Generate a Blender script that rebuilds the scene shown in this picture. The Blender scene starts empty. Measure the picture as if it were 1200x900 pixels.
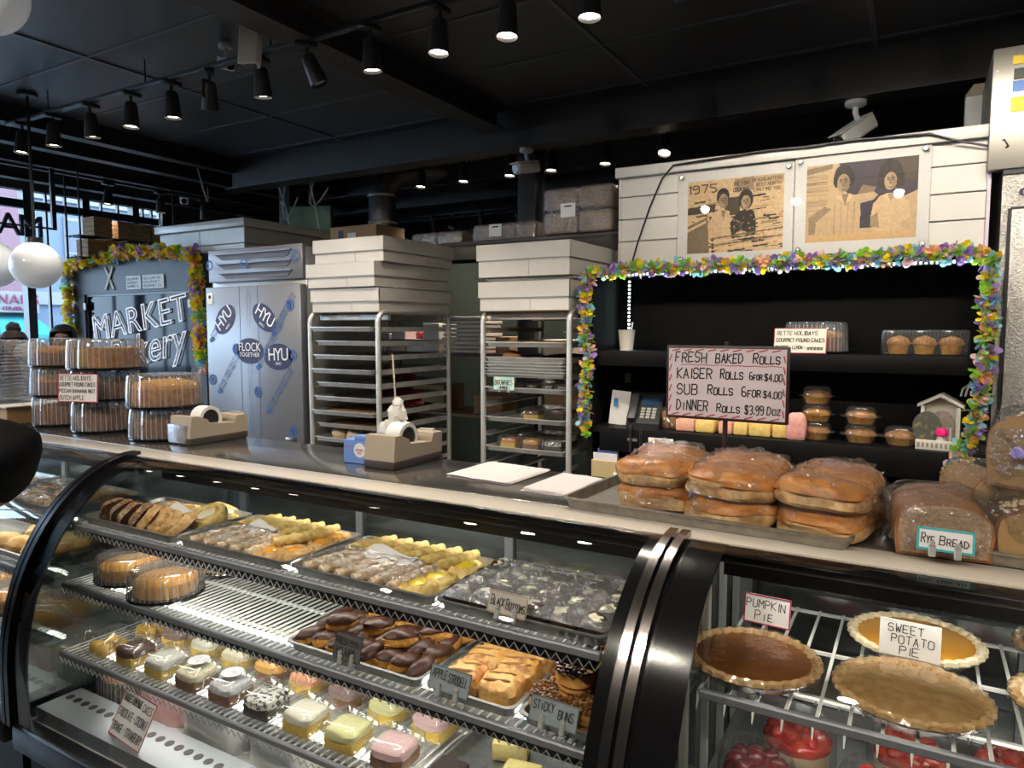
import bpy, bmesh, math, random
import numpy as np
from mathutils import Vector, Matrix, Euler, noise
random.seed(7)
PI = math.pi
R = math.radians
SC = bpy.context.scene
COL = SC.collection

# ------------------------------------------------------------------ camera, world, exposure
cam_d = bpy.data.cameras.new('camera')
cam_d.sensor_width = 36.0
cam_d.lens = 827.0 / 1200.0 * 36.0
cam_d.clip_start = 0.02
cam = bpy.data.objects.new('camera', cam_d)
COL.objects.link(cam)
cam.location = (0, 0, 1.68)
cam.rotation_euler = (R(85.5), 0, R(30))
SC.camera = cam

world = bpy.data.worlds.new('world')
SC.world = world
world.use_nodes = True
_bg = world.node_tree.nodes['Background']
_bg.inputs[0].default_value = (0.62, 0.80, 1.0, 1)
_bg.inputs[1].default_value = 13.0

SC.view_settings.view_transform = 'Standard'
SC.view_settings.look = 'None'
SC.view_settings.exposure = 0.0
SC.view_settings.gamma = 1.0
SC.view_settings.use_curve_mapping = False
SC.cycles.max_bounces = 8
SC.cycles.diffuse_bounces = 3
SC.cycles.glossy_bounces = 3
SC.cycles.transmission_bounces = 4
SC.cycles.transparent_max_bounces = 28
SC.cycles.caustics_reflective = False
SC.cycles.caustics_refractive = False
SC.cycles.sample_clamp_indirect = 4.0
SC.cycles.blur_glossy = 1.0

# daylight portal: the glazed shop front on the left
_pl = bpy.data.lights.new('window_portal', 'AREA')
_pl.shape = 'RECTANGLE'
_pl.size = 5.2
_pl.size_y = 2.4
_pl.cycles.is_portal = True
_po = bpy.data.objects.new('window_portal', _pl)
COL.objects.link(_po)
_po.location = (-7.0, 1.9, 1.7)
_po.rotation_euler = (0, R(-90), 0)

# ------------------------------------------------------------------ materials
MATS = {}
def M(name, c, rough=.5, metal=0., c2=None, ns=20., nd=3., lo=.35, hi=.65, bump=0., bs=None, emit=None,
      sss=0., coat=0., spec=.5, stretch=None, c3=None):
    if name in MATS:
        return MATS[name]
    m = bpy.data.materials.new(name)
    m.use_nodes = True
    nt = m.node_tree
    b = nt.nodes['Principled BSDF']
    b.inputs['Base Color'].default_value = (*c, 1)
    b.inputs['Roughness'].default_value = rough
    b.inputs['Metallic'].default_value = metal
    b.inputs['Specular IOR Level'].default_value = spec
    if coat:
        b.inputs['Coat Weight'].default_value = coat
        b.inputs['Coat Roughness'].default_value = .12
    if sss:
        b.inputs['Subsurface Weight'].default_value = sss
        b.inputs['Subsurface Radius'].default_value = (.02, .01, .005)
        b.inputs['Subsurface Scale'].default_value = .3
    if emit:
        b.inputs['Emission Color'].default_value = (*emit[0], 1)
        b.inputs['Emission Strength'].default_value = emit[1]
    if c2 or bump:
        tc = nt.nodes.new('ShaderNodeTexCoord')
        oi = nt.nodes.new('ShaderNodeObjectInfo')
        mu = nt.nodes.new('ShaderNodeMath'); mu.operation = 'MULTIPLY'; mu.inputs[1].default_value = 37.
        nt.links.new(oi.outputs['Random'], mu.inputs[0])
        src = tc.outputs['Object']
        if stretch:
            mp = nt.nodes.new('ShaderNodeMapping')
            mp.inputs['Scale'].default_value = stretch
            nt.links.new(src, mp.inputs['Vector'])
            src = mp.outputs['Vector']
        def nz(scale, det):
            n = nt.nodes.new('ShaderNodeTexNoise')
            n.noise_dimensions = '4D'
            n.inputs['Scale'].default_value = scale
            n.inputs['Detail'].default_value = det
            nt.links.new(src, n.inputs['Vector'])
            nt.links.new(mu.outputs[0], n.inputs['W'])
            return n
        if c2:
            n = nz(ns, nd)
            rp = nt.nodes.new('ShaderNodeValToRGB')
            rp.color_ramp.elements[0].position = lo
            rp.color_ramp.elements[0].color = (*c, 1)
            rp.color_ramp.elements[1].position = hi
            rp.color_ramp.elements[1].color = (*c2, 1)
            if c3:
                e = rp.color_ramp.elements.new((lo + hi) / 2)
                e.color = (*c3, 1)
            nt.links.new(n.outputs['Fac'], rp.inputs['Fac'])
            nt.links.new(rp.outputs['Color'], b.inputs['Base Color'])
        if bump:
            n = nz(bs or ns * 2, 3)
            bp = nt.nodes.new('ShaderNodeBump')
            bp.inputs['Strength'].default_value = min(1, bump)
            bp.inputs['Distance'].default_value = .004 * max(1, bump)
            nt.links.new(n.outputs['Fac'], bp.inputs['Height'])
            nt.links.new(bp.outputs['Normal'], b.inputs['Normal'])
    MATS[name] = m
    return m

def clear(name, tint=(.97, .98, .98), lo=.05, hi=.7, rough=.06, bump=0., bs=60., milk=0., exp=3.):
    """thin clear sheet: transparent, mirror-like towards grazing angles; milk adds a diffuse share"""
    if name in MATS:
        return MATS[name]
    m = bpy.data.materials.new(name)
    m.use_nodes = True
    nt = m.node_tree
    nt.nodes.remove(nt.nodes['Principled BSDF'])
    out = nt.nodes['Material Output']
    tr = nt.nodes.new('ShaderNodeBsdfTransparent'); tr.inputs[0].default_value = (*tint, 1)
    gl = nt.nodes.new('ShaderNodeBsdfGlossy'); gl.inputs['Roughness'].default_value = rough
    lw = nt.nodes.new('ShaderNodeLayerWeight'); lw.inputs['Blend'].default_value = .5
    pw = nt.nodes.new('ShaderNodeMath'); pw.operation = 'POWER'; pw.inputs[1].default_value = exp
    nt.links.new(lw.outputs['Facing'], pw.inputs[0])
    mr = nt.nodes.new('ShaderNodeMapRange')
    mr.inputs['To Min'].default_value = lo
    mr.inputs['To Max'].default_value = hi
    nt.links.new(pw.outputs[0], mr.inputs['Value'])
    mx = nt.nodes.new('ShaderNodeMixShader')
    nt.links.new(mr.outputs[0], mx.inputs[0])
    nt.links.new(tr.outputs[0], mx.inputs[1])
    nt.links.new(gl.outputs[0], mx.inputs[2])
    last = mx
    if milk:
        df = nt.nodes.new('ShaderNodeBsdfDiffuse'); df.inputs[0].default_value = (.85, .85, .86, 1)
        m2 = nt.nodes.new('ShaderNodeMixShader'); m2.inputs[0].default_value = milk
        nt.links.new(mx.outputs[0], m2.inputs[1]); nt.links.new(df.outputs[0], m2.inputs[2])
        last = m2
    if bump:
        tc = nt.nodes.new('ShaderNodeTexCoord')
        n = nt.nodes.new('ShaderNodeTexNoise'); n.inputs['Scale'].default_value = bs; n.inputs['Detail'].default_value = 2
        nt.links.new(tc.outputs['Object'], n.inputs['Vector'])
        bp = nt.nodes.new('ShaderNodeBump'); bp.inputs['Strength'].default_value = bump; bp.inputs['Distance'].default_value = .02
        nt.links.new(n.outputs['Fac'], bp.inputs['Height'])
        nt.links.new(bp.outputs['Normal'], gl.inputs['Normal'])
    nt.links.new(last.outputs[0], out.inputs['Surface'])
    MATS[name] = m
    return m

def petal_mat(name, c):
    m = bpy.data.materials.new(name); m.use_nodes = True
    nt = m.node_tree
    b = nt.nodes['Principled BSDF']; b.inputs['Base Color'].default_value = (*c, 1); b.inputs['Roughness'].default_value = .4
    tl = nt.nodes.new('ShaderNodeBsdfTranslucent'); tl.inputs[0].default_value = (*c, 1)
    mx = nt.nodes.new('ShaderNodeMixShader'); mx.inputs[0].default_value = .45
    nt.links.new(b.outputs[0], mx.inputs[1]); nt.links.new(tl.outputs[0], mx.inputs[2]); nt.links.new(mx.outputs[0], nt.nodes['Material Output'].inputs['Surface'])
    return m

def vcol_mat(name, rough=.5):
    m = bpy.data.materials.new(name); m.use_nodes = True
    nt = m.node_tree
    a = nt.nodes.new('ShaderNodeVertexColor'); a.layer_name = 'print'
    nt.links.new(a.outputs['Color'], nt.nodes['Principled BSDF'].inputs['Base Color'])
    nt.nodes['Principled BSDF'].inputs['Roughness'].default_value = rough
    return m

# ------------------------------------------------------------------ mesh building
_RB = {}
class MB:
    def __init__(s):
        s.v = []; s.f = []
    def add(s, v, f, mat=None):
        k = len(s.v)
        if mat is not None:
            v = [tuple(mat @ Vector(p)) for p in v]
        s.v += [tuple(p) for p in v]
        s.f += [tuple(i + k for i in q) for q in f]
        return s
    def box(s, x0, x1, y0, y1, z0, z1, mat=None):
        v = [(x0,y0,z0),(x1,y0,z0),(x1,y1,z0),(x0,y1,z0),(x0,y0,z1),(x1,y0,z1),(x1,y1,z1),(x0,y1,z1)]
        return s.add(v, [(0,3,2,1),(4,5,6,7),(0,1,5,4),(1,2,6,5),(2,3,7,6),(3,0,4,7)], mat)
    def rbox(s, x0, x1, y0, y1, z0, z1, r=.005, seg=2, mat=None):
        w, d, h = x1-x0, y1-y0, z1-z0
        key = (round(w,4), round(d,4), round(h,4), r, seg)
        if key not in _RB:
            bm = bmesh.new()
            bmesh.ops.create_cube(bm, size=1)
            for q in bm.verts:
                q.co = (q.co.x*w, q.co.y*d, q.co.z*h)
            bmesh.ops.bevel(bm, geom=bm.edges[:], offset=min(r, w*.49, d*.49, h*.49), segments=seg, affect='EDGES', profile=.5)
            bm.verts.index_update()
            _RB[key] = ([tuple(q.co) for q in bm.verts], [tuple(q.index for q in f.verts) for f in bm.faces])
            bm.free()
        v, f = _RB[key]
        cx, cy, cz = (x0+x1)/2, (y0+y1)/2, (z0+z1)/2
        return s.add([(a+cx, b+cy, c+cz) for a, b, c in v], f, mat)
    def cyl(s, p0, p1, r, n=12, r2=None, caps=True):
        p0, p1 = Vector(p0), Vector(p1)
        d = (p1-p0).normalized()
        a = d.orthogonal().normalized(); b = d.cross(a)
        r2 = r if r2 is None else r2
        v = []
        for p, rr in ((p0, r), (p1, r2)):
            for i in range(n):
                t = 2*PI*i/n
                v.append(p + (a*math.cos(t) + b*math.sin(t))*rr)
        f = [(i, (i+1) % n, n+(i+1) % n, n+i) for i in range(n)]
        if caps:
            f += [tuple(range(n-1, -1, -1)), tuple(range(n, 2*n))]
        return s.add(v, f)
    def tube(s, path, r, n=8, closed=False, rad=None):
        P = [Vector(p) for p in path]
        m = len(P)
        v = []; up = None
        for i in range(m):
            if closed:
                t = (P[(i+1) % m] - P[i-1]).normalized()
            else:
                t = (P[min(i+1, m-1)] - P[max(i-1, 0)]).normalized()
            if up is None:
                a = t.orthogonal().normalized()
            else:
                a = (up - t*up.dot(t))
                a = a.normalized() if a.length > 1e-6 else t.orthogonal().normalized()
            up = a
            b = t.cross(a)
            rr = rad[i] if rad else r
            for k in range(n):
                q = 2*PI*k/n
                v.append(P[i] + (a*math.cos(q) + b*math.sin(q))*rr)
        f = []
        for i in range(m if closed else m-1):
            j = (i+1) % m
            for k in range(n):
                f.append((i*n+k, i*n+(k+1) % n, j*n+(k+1) % n, j*n+k))
        if not closed:
            f += [tuple(range(n-1, -1, -1)), tuple(range((m-1)*n, m*n))]
        return s.add(v, f)
    def lathe(s, prof, n=32, c=(0,0,0), flute=0., fn=0, sx=1., sy=1., close=False):
        """prof [(r,z)]; flute modulates the radius fn times round"""
        v = []; f = []
        for r, z in prof:
            for i in range(n):
                t = 2*PI*i/n
                rr = r*(1 + (flute*math.cos(fn*t) if fn else 0))
                v.append((c[0]+rr*math.cos(t)*sx, c[1]+rr*math.sin(t)*sy, c[2]+z))
        m = len(prof)
        for j in range(m-1 if not close else m):
            for i in range(n):
                a, b = j*n, ((j+1) % m)*n
                f.append((a+i, a+(i+1) % n, b+(i+1) % n, b+i))
        if not close:
            if prof[0][0] > 1e-5: f.append(tuple(range(n-1, -1, -1)))
            if prof[-1][0] > 1e-5: f.append(tuple(range((m-1)*n, m*n)))
        return s.add(v, f)
    def prism(s, poly, a0, a1, axis='Y'):
        """poly of 2D points extruded along axis"""
        n = len(poly)
        mk = {'X': lambda p, a: (a, p[0], p[1]), 'Y': lambda p, a: (p[0], a, p[1]), 'Z': lambda p, a: (p[0], p[1], a)}[axis]
        v = [mk(p, a0) for p in poly] + [mk(p, a1) for p in poly]
        f = [(i, (i+1) % n, n+(i+1) % n, n+i) for i in range(n)]
        f += [tuple(range(n-1, -1, -1)), tuple(range(n, 2*n))]
        return s.add(v, f)
    def blob(s, sx, sy, sz, seed=0, amp=.1, fr=1.6, nu=18, nv=11, flat=-.55, mat=None, c=(0,0,0), sq=1.):
        v = []; f = []
        for j in range(nv+1):
            ph = PI*j/nv
            for i in range(nu):
                th = 2*PI*i/nu
                p = Vector((math.sin(ph)*math.cos(th), math.sin(ph)*math.sin(th), math.cos(ph)))
                if sq != 1.:
                    p = Vector([math.copysign(abs(q)**sq, q) for q in p])
                d = 1 + amp*noise.noise(p*fr + Vector((seed*3.1, seed*1.7, seed*.9)))
                p *= d
                p.z = max(p.z, flat)
                v.append((c[0]+p.x*sx, c[1]+p.y*sy, c[2]+(p.z-flat)*sz))
        for j in range(nv):
            for i in range(nu):
                f.append((j*nu+i, (j+1)*nu+i, (j+1)*nu+(i+1) % nu, j*nu+(i+1) % nu))
        return s.add(v, f, mat)
    def mesh(s, name, mat, smooth=35):
        me = bpy.data.meshes.new(name)
        me.from_pydata(s.v, [], s.f)
        me.validate()
        if mat: me.materials.append(mat)
        bm = bmesh.new(); bm.from_mesh(me)
        bmesh.ops.remove_doubles(bm, verts=bm.verts, dist=1e-6)
        bmesh.ops.recalc_face_normals(bm, faces=bm.faces)
        bm.to_mesh(me); bm.free()
        if smooth:
            me.shade_smooth()
            me.set_sharp_from_angle(angle=R(smooth))
        return me
    def obj(s, name, mat, parent=None, loc=(0,0,0), rot=(0,0,0), smooth=35):
        return O(name, s.mesh(name, mat, smooth), parent, loc, rot)

def O(name, me, parent=None, loc=(0,0,0), rot=(0,0,0), scale=(1,1,1)):
    o = bpy.data.objects.new(name, me)
    COL.objects.link(o)
    o.location = loc; o.rotation_euler = rot
    if scale != (1,1,1): o.scale = scale if hasattr(scale, '__len__') else (scale,)*3
    if parent: o.parent = parent
    return o
def tag(o, label, cat, group=None, kind=None):
    if label: o['label'] = label
    if cat: o['category'] = cat
    if group: o['group'] = group
    if kind: o['kind'] = kind
    return o
def thing(name, label, cat, loc=(0,0,0), rot=(0,0,0), group=None):
    o = bpy.data.objects.new(name, None)
    o.empty_display_size = .05
    COL.objects.link(o)
    o.location = loc
    o.rotation_euler = rot if hasattr(rot, '__len__') else (0, 0, rot)
    return tag(o, label, cat, group)
def struct(o):
    o['kind'] = 'structure'
    return o
def stuff(o):
    o['kind'] = 'stuff'
    return o
ORD = ['first','second','third','fourth','fifth','sixth','seventh','eighth','ninth','tenth','eleventh','twelfth','thirteenth','fourteenth','fifteenth','sixteenth','seventeenth','eighteenth','nineteenth','twentieth']
def B(x0,x1,y0,y1,z0,z1): return MB().box(x0,x1,y0,y1,z0,z1)
def RB(x0,x1,y0,y1,z0,z1,r=.005,seg=2): return MB().rbox(x0,x1,y0,y1,z0,z1,r,seg)

# handwriting: strokes on a 4 x 6 grid
GL = {'A':'002640|1232','B':'00063645443303|3342413000','C':'4536160501103041','D':'00062644422000','E':'40000646|0333','F':'000646|0333',
'G':'45361605011030414323','H':'0006|4046|0343','I':'2026','J':'4641301001','K':'0006|460340','L':'060040','M':'0006234640','N':'00064046',
'O':'103041453616050110','P':'00063645443303','Q':'103041453616050110|2240','R':'00063645443303|2340','S':'453616050413334241301001','T':'0646|2620',
'U':'060110304146','V':'062046','W':'0610243046','X':'0046|0640','Y':'062346|2320','Z':'06460040','0':'103041453616050110','1':'152620',
'2':'05163645440040','3':'05163645443323|3342413010','4':'30360242','5':'4606043342413010','6':'3616050110304142331302','7':'064620',
'8':'13334241301001021304051636454433','9':'10304145361605041344','$':'453616050413334241301001|2620','.':'2021','-':'1333','*':'1323|2223',
"'":'2625','#':'0246|0042|1446|2040|0444','+':'1333|2224'}
def strokes(mb, txt, x0, x1, z, h, wd, y=0., jit=.12, lean=.04):
    """ribbons in the XZ plane facing -Y; lower case comes out as small capitals"""
    adv = []
    for ch in txt:
        adv.append(2.6 if ch == ' ' else (2.2 if ch in "I.'1" else 5.2)*(.8 if ch.islower() else 1))
    tot = sum(adv)
    u = (x1-x0)/max(tot, 1)
    x = x0
    rnd = random.Random(len(txt)*31 + ord(txt[0]))
    for ch, a in zip(txt, adv):
        g = GL.get(ch.upper())
        if g:
            k = .72 if ch.islower() else 1.
            dz = rnd.uniform(-.04, .04)*h
            for st in g.split('|'):
                pts = []
                for i in range(0, len(st)-1, 2):
                    px = (int(st[i]) + rnd.uniform(-jit, jit)*2)*u*(.8 if ch.islower() else 1)*.92
                    pz = (int(st[i+1]) + rnd.uniform(-jit, jit)*2)/6*h*k
                    if ch in "I.'1": px -= .9*u
                    pts.append((x + px + pz*lean, z + dz + pz))
                for (ax, az), (bx, bz) in zip(pts[:-1], pts[1:]):
                    dx, dzz = bx-ax, bz-az
                    l = math.hypot(dx, dzz) or 1e-6
                    nx, nz = -dzz/l*wd/2, dx/l*wd/2
                    ex, ez = dx/l*wd*.3, dzz/l*wd*.3
                    mb.add([(ax-nx-ex, y, az-nz-ez), (bx-nx+ex, y, bz-nz+ez), (bx+nx+ex, y, bz+nz+ez), (ax+nx-ex, y, az+nz-ez)], [(0,1,2,3)])
        x += a*u
    return mb

def font_mesh(txt, size, mat, extrude=.0, outline=0., align='CENTER', space=1., shear=0.):
    c = bpy.data.curves.new('lettering', 'FONT')
    c.body = txt; c.size = size; c.align_x = align; c.extrude = extrude
    c.space_character = space; c.shear = shear; c.resolution_u = 4
    if outline:
        c.fill_mode = 'NONE'; c.bevel_depth = outline; c.bevel_resolution = 0
    o = bpy.data.objects.new('tmp_lettering', c)
    COL.objects.link(o)
    dg = bpy.context.evaluated_depsgraph_get()
    me = bpy.data.meshes.new_from_object(o.evaluated_get(dg))
    bpy.data.objects.remove(o)
    me.materials.clear(); me.materials.append(mat)
    return me

def paint_mesh(name, img, w, h, mat):
    """img (rows, cols, 3) linear colours, top row first -> flat grid in XZ facing -Y, origin bottom centre"""
    nr, nc = img.shape[:2]
    xs = np.linspace(-w/2, w/2, nc+1); zs = np.linspace(h, 0, nr+1)
    X, Z = np.meshgrid(xs, zs)
    v = np.stack([X, np.zeros_like(X), Z], -1).reshape(-1, 3)
    idx = np.arange((nr+1)*(nc+1)).reshape(nr+1, nc+1)
    q = np.stack([idx[1:, :-1], idx[1:, 1:], idx[:-1, 1:], idx[:-1, :-1]], -1).reshape(-1, 4)
    me = bpy.data.meshes.new(name)
    me.from_pydata(v.tolist(), [], q.tolist())
    at = me.color_attributes.new('print', 'FLOAT_COLOR', 'CORNER')
    colr = np.concatenate([np.repeat(img.reshape(-1, 3), 4, 0), np.ones((nr*nc*4, 1))], 1)
    at.data.foreach_set('color', colr.astype(np.float32).ravel())
    me.materials.append(mat)
    return me
# ------------------------------------------------------------------ palette
BLK = M('black_paint', (.012,.012,.013), .45)
BLKG = M('black_gloss', (.008,.008,.009), .18)
BLKM = M('black_metal', (.015,.015,.017), .38, c2=(.03,.03,.032), ns=3)
TILE = M('black_ceiling_tile', (.042,.042,.047), .38, c2=(.055,.055,.060), ns=1.2, spec=1.)
TBAR = M('dark_grid_bar', (.11,.115,.13), .32, spec=1.)
STEEL = M('brushed_steel', (.50,.49,.47), .28, 1., c2=(.62,.60,.58), ns=6, stretch=(1,30,30))
ALU = M('worn_aluminium', (.58,.57,.54), .40, .55, c2=(.70,.69,.66), ns=14, bump=.06)
CHROME = M('chrome', (.62,.58,.54), .2, 1., c2=(.40,.37,.36), ns=7, bump=.05, bs=9)
GREYM = M('grey_rail', (.24,.25,.27), .45, .3)
WIRE = M('white_coated_wire', (.80,.80,.77), .4)
WHITE = M('white_paint', (.78,.76,.71), .45)
SHIP = M('white_shiplap', (.66,.64,.60), .22, c2=(.61,.59,.55), ns=2.5)
CARD = M('white_cardboard', (.68,.65,.60), .6, c2=(.61,.58,.53), ns=3)
PAPER = M('white_paper', (.84,.82,.80), .7)
KRAFT = M('brown_cardboard', (.42,.26,.13), .7, c2=(.36,.21,.10), ns=4)
CREAM = M('cream_strip', (.70,.63,.54), .18)
INK = M('black_ink', (.015,.013,.015), .6)
REDI = M('red_ink', (.42,.03,.05), .6)
GLASS = clear('case_glass', (.97,.985,.975), .035, .75, .015)
PANE = clear('window_glass', (.86,.90,.93), .03, .6, .01)
PLAS = clear('clear_plastic', (.955,.96,.96), .09, .6, .09, milk=.03)
PLAS2 = clear('ribbed_plastic', (.93,.935,.94), .16, .75, .10, milk=.08, exp=1.6)
WRAP = clear('plastic_wrap', (.96,.965,.965), .24, .7, .08, bump=1., bs=55., milk=.03)
BAGM = clear('bread_bag', (.97,.97,.97), .15, .5, .07, bump=1., bs=42., milk=.015)
SHINY = clear('shiny_film', (.95,.96,.965), .40, .8, .09, bump=1., bs=60., milk=.10)
LAMP = M('lamp_face', (1,.95,.85), .4, emit=((1,.88,.70), 14.))
LEDM = M('cool_led', (.8,.95,1), .4, emit=((.75,.93,1.), 7.))
TUBE = M('case_light', (1,1,.95), .4, emit=((1.,.97,.87), 19.))
FLOORM = M('grey_floor', (.16,.15,.14), .35, c2=(.22,.21,.19), ns=2)
DGREEN = M('dark_green_wall', (.030,.040,.030), .7)
DWALL = M('charcoal_wall', (.055,.058,.075), .5)

# ------------------------------------------------------------------ room shell
struct(B(-7.2,3.5,-3.7,9.1,-.06,0).obj('floor', FLOORM))
struct(B(3.4,3.5,-3.7,9.1,0,3.7).obj('wall_right', M('warm_grey_wall', (.42,.39,.35), .7)))
struct(B(-7.2,3.4,-3.7,-3.6,0,3.7).obj('wall_front', M('warm_grey_wall', (.42,.39,.35), .7)))
struct(B(-7.2,3.4,9.0,9.1,0,3.7).obj('wall_back', M('dark_back_wall', (.03,.032,.032), .7)))
struct(B(-7.2,3.4,-3.6,9.0,3.6,3.7).obj('ceiling_slab', M('black_slab', (.018,.018,.02), .6)))
# partition of dark green behind the racks
struct(B(-4.3,-1.36,4.95,5.05,0,2.22).obj('wall_partition', DGREEN))
# suspended ceiling: tiles and grid bars are parts of it
ceil = struct(B(-5.05,3.4,-3.6,4.1,3.125,3.14).obj('ceiling', BLK))
gx = [-5.05] + [-3.85 + 1.2*k for k in range(-0, 7)] ; gx = [g for g in gx if g < 3.4] + [3.4]
gy = [2.2 + .6*k for k in range(-9, 4)] ; gy = [-3.6] + [g for g in gy if g > -3.5] + [4.1]
_tl = {}
for i in range(len(gx)-1):
    for j in range(len(gy)-1):
        w, d = gx[i+1]-gx[i]-.012, gy[j+1]-gy[j]-.012
        key = (round(w,3), round(d,3))
        if key not in _tl:
            _tl[key] = MB().rbox(-w/2,w/2,-d/2,d/2,0,.012,.003,1).mesh('ceiling_tile', TILE)
        O('ceiling_tile', _tl[key], ceil, ((gx[i]+gx[i+1])/2, (gy[j]+gy[j+1])/2, 3.104))
for g in gx[1:-1]:
    B(g-.011,g+.011,-3.6,4.1,3.096,3.106).obj('grid_bar', TBAR, ceil)
for g in gy[1:-1]:
    B(-5.05,3.4,g-.009,g+.009,3.098,3.106).obj('grid_bar', TBAR, ceil)
# bulkhead beams
def hbeam(x0,x1,y0,y1,z0,z1,fl=.03):
    m = MB()
    if x1-x0 > y1-y0:
        m.box(x0,x1,(y0+y1)/2-.012,(y0+y1)/2+.012,z0,z1).box(x0,x1,y0,y1,z0-.012,z0).box(x0,x1,y0,y1,z1,z1+.012)
    else:
        m.box((x0+x1)/2-.012,(x0+x1)/2+.012,y0,y1,z0,z1).box(x0,x1,y0,y1,z0-.012,z0).box(x0,x1,y0,y1,z1,z1+.012)
    return m
STB = M('dark_steel_beam', (.028,.027,.028), .42, c2=(.045,.042,.04), ns=2)
nb = 1
for args in [(-2.54,-2.38,-3.6,4.04,2.97,3.084), (-5.12,3.4,4.04,4.2,2.86,3.1)]:
    o = hbeam(*args).obj('trim_%d' % nb, STB); struct(o); nb += 1
for y, z in [(4.75,3.02),(5.35,2.98),(6.0,2.95),(6.8,2.95),(7.8,2.95)]:
    struct(hbeam(-7.0,3.4,y-.06,y+.06,z,z+.16).obj('trim_%d' % nb, STB)); nb += 1
for x, z in [(-5.12,3.0),(-5.55,2.98),(-6.05,2.96),(-6.6,2.94)]:
    struct(hbeam(x-.05,x+.05,-3.6,6.5,z,z+.13).obj('trim_%d' % nb, STB)); nb += 1
# black column by the back beam
struct(RB(-2.44,-2.30,4.30,4.44,0,3.3,.006).obj('trim_%d' % nb, BLKM)); nb += 1
struct(RB(-5.0,-4.86,4.5,4.64,0,3.4,.006).obj('trim_%d' % nb, BLKM)); nb += 1
struct(B(-7.05,-5.05,-3.6,6.5,3.22,3.25).obj('ceiling_side', TILE))
struct(B(-7.05,3.4,4.2,9.0,3.45,3.47).obj('ceiling_back', M('black_slab', (.018,.018,.02), .6)))

# glazed shop front on the left (X = -7)
wl = struct(MB().box(-7.1,-7.0,-3.6,9.0,2.92,3.6).box(-7.1,-7.0,4.72,9.0,0,2.92).box(-7.1,-7.0,-3.6,-.6,0,2.92).box(-7.1,-7.0,-.6,4.72,0,.35).obj('wall_left', M('dark_shopfront', (.03,.032,.036), .5)))
FR = M('black_window_frame', (.014,.015,.018), .35)
ys = [-.6, .2, 1.0, 1.8, 2.6, 3.41, 3.93, 4.43, 4.72]
n = 1
for a, b in zip(ys[:-1], ys[1:]):
    w = struct(MB().box(-7.07,-7.03,a+.04,b-.02,.40,2.76).box(-7.07,-7.03,a+.04,b-.02,2.84,2.92).obj('window_%d' % n, PANE))
    B(-7.09,-7.0,a-.035,a+.035,.35,2.92).obj('mullion', FR, w)
    B(-7.085,-7.01,a+.035,b-.035,2.76,2.83).obj('transom', FR, w)
    B(-7.085,-7.01,a+.035,b-.035,.35,.41).obj('sill', FR, w)
    k = 2
    for q in range(1, k+1):
        y = a + (b-a)*q/(k+1)
        B(-7.065,-7.03,y-.009,y+.009,.41,2.92).obj('glazing_bar', FR, w)
    n += 1

# ------------------------------------------------------------------ the street beyond the glass
struct(B(-30,-7.1,-14,24,-.15,-.05).obj('pavement', M('street_asphalt', (.12,.12,.13), .9)))
PINK = M('pink_render', (.155,.078,.095), .8, c2=(.17,.09,.105), ns=1.)
PBLU = M('pale_blue_render', (.090,.115,.165), .8, c2=(.105,.13,.18), ns=.8)
WGL = M('street_window', (.05,.065,.09), .15)
def building(name, label, y0, y1, h, mat, x=-15.0, cols=3, rows=3, z0=3.2):
    t = thing(name, label, 'building', (x, (y0+y1)/2, -.05))
    w = y1-y0
    B(-4,0,-w/2,w/2,0,h).obj('wall', mat, t)
    B(-4.1,.12,-w/2-.02,w/2+.02,h,h+.25).obj('cornice', M('street_white',(.17,.17,.17),.7), t)
    cw = w/cols
    for r in range(rows):
        for c in range(cols):
            yc = -w/2 + cw*(c+.5); zz = z0 + r*2.1
            if zz+1.5 > h: continue
            f = MB().box(-.04,.05,yc-.42,yc+.42,zz-.06,zz+1.36).obj('window', M('street_white',(.17,.17,.17),.7), t)
            MB().box(.03,.06,yc-.36,yc-.02,zz,zz+.64).box(.03,.06,yc+.02,yc+.36,zz,zz+.64).box(.03,.06,yc-.36,yc-.02,zz+.68,zz+1.3).box(.03,.06,yc+.02,yc+.36,zz+.68,zz+1.3).obj('pane', WGL, f)
    return t
b1 = building('street_building', 'pink rendered building across the street beyond the window', 2.0, 7.30, 7.5, PINK, cols=2, z0=2.9)
B(0,.35,-2.5,2.6,2.03,2.42).obj('shop_fascia', M('street_white',(.17,.17,.17),.7), b1)
AW = M('turquoise_awning', (.015,.17,.18), .7)
MB().prism([(0,2.02),(1.0,1.62),(1.0,1.50),(0,1.50)], -2.4, 2.6, 'Y').obj('awning', AW, b1)
nl = font_mesh('NAILS', .25, M('pink_sign_letters', (.16,.015,.06), .6), .01, space=1.1)
O('lettering', nl, b1, (.37, 2.24, 2.19), (R(90), 0, R(90)))
nl = font_mesh('410.685.4450', .105, M('pink_sign_letters', (.16,.015,.06), .6), .01)
O('lettering', nl, b1, (.37, 2.24, 2.07), (R(90), 0, R(90)))
b2 = building('street_building', 'pale blue and white building seen beyond the window next to the pink one', 7.34, 13.5, 9.0, PBLU, cols=3, z0=2.6)
B(0,.10,-3.08,3.08,4.25,4.65).obj('string_course', M('street_white',(.17,.17,.17),.7), b2)
B(0,.08,-3.08,3.08,2.2,2.45).obj('string_course', M('street_white',(.17,.17,.17),.7), b2)
building('street_building', 'grey blue building farthest right beyond the shop window', 13.6, 21, 10.0, M('slate_render', (.07,.09,.13), .8), cols=4, z0=2.6)

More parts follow.
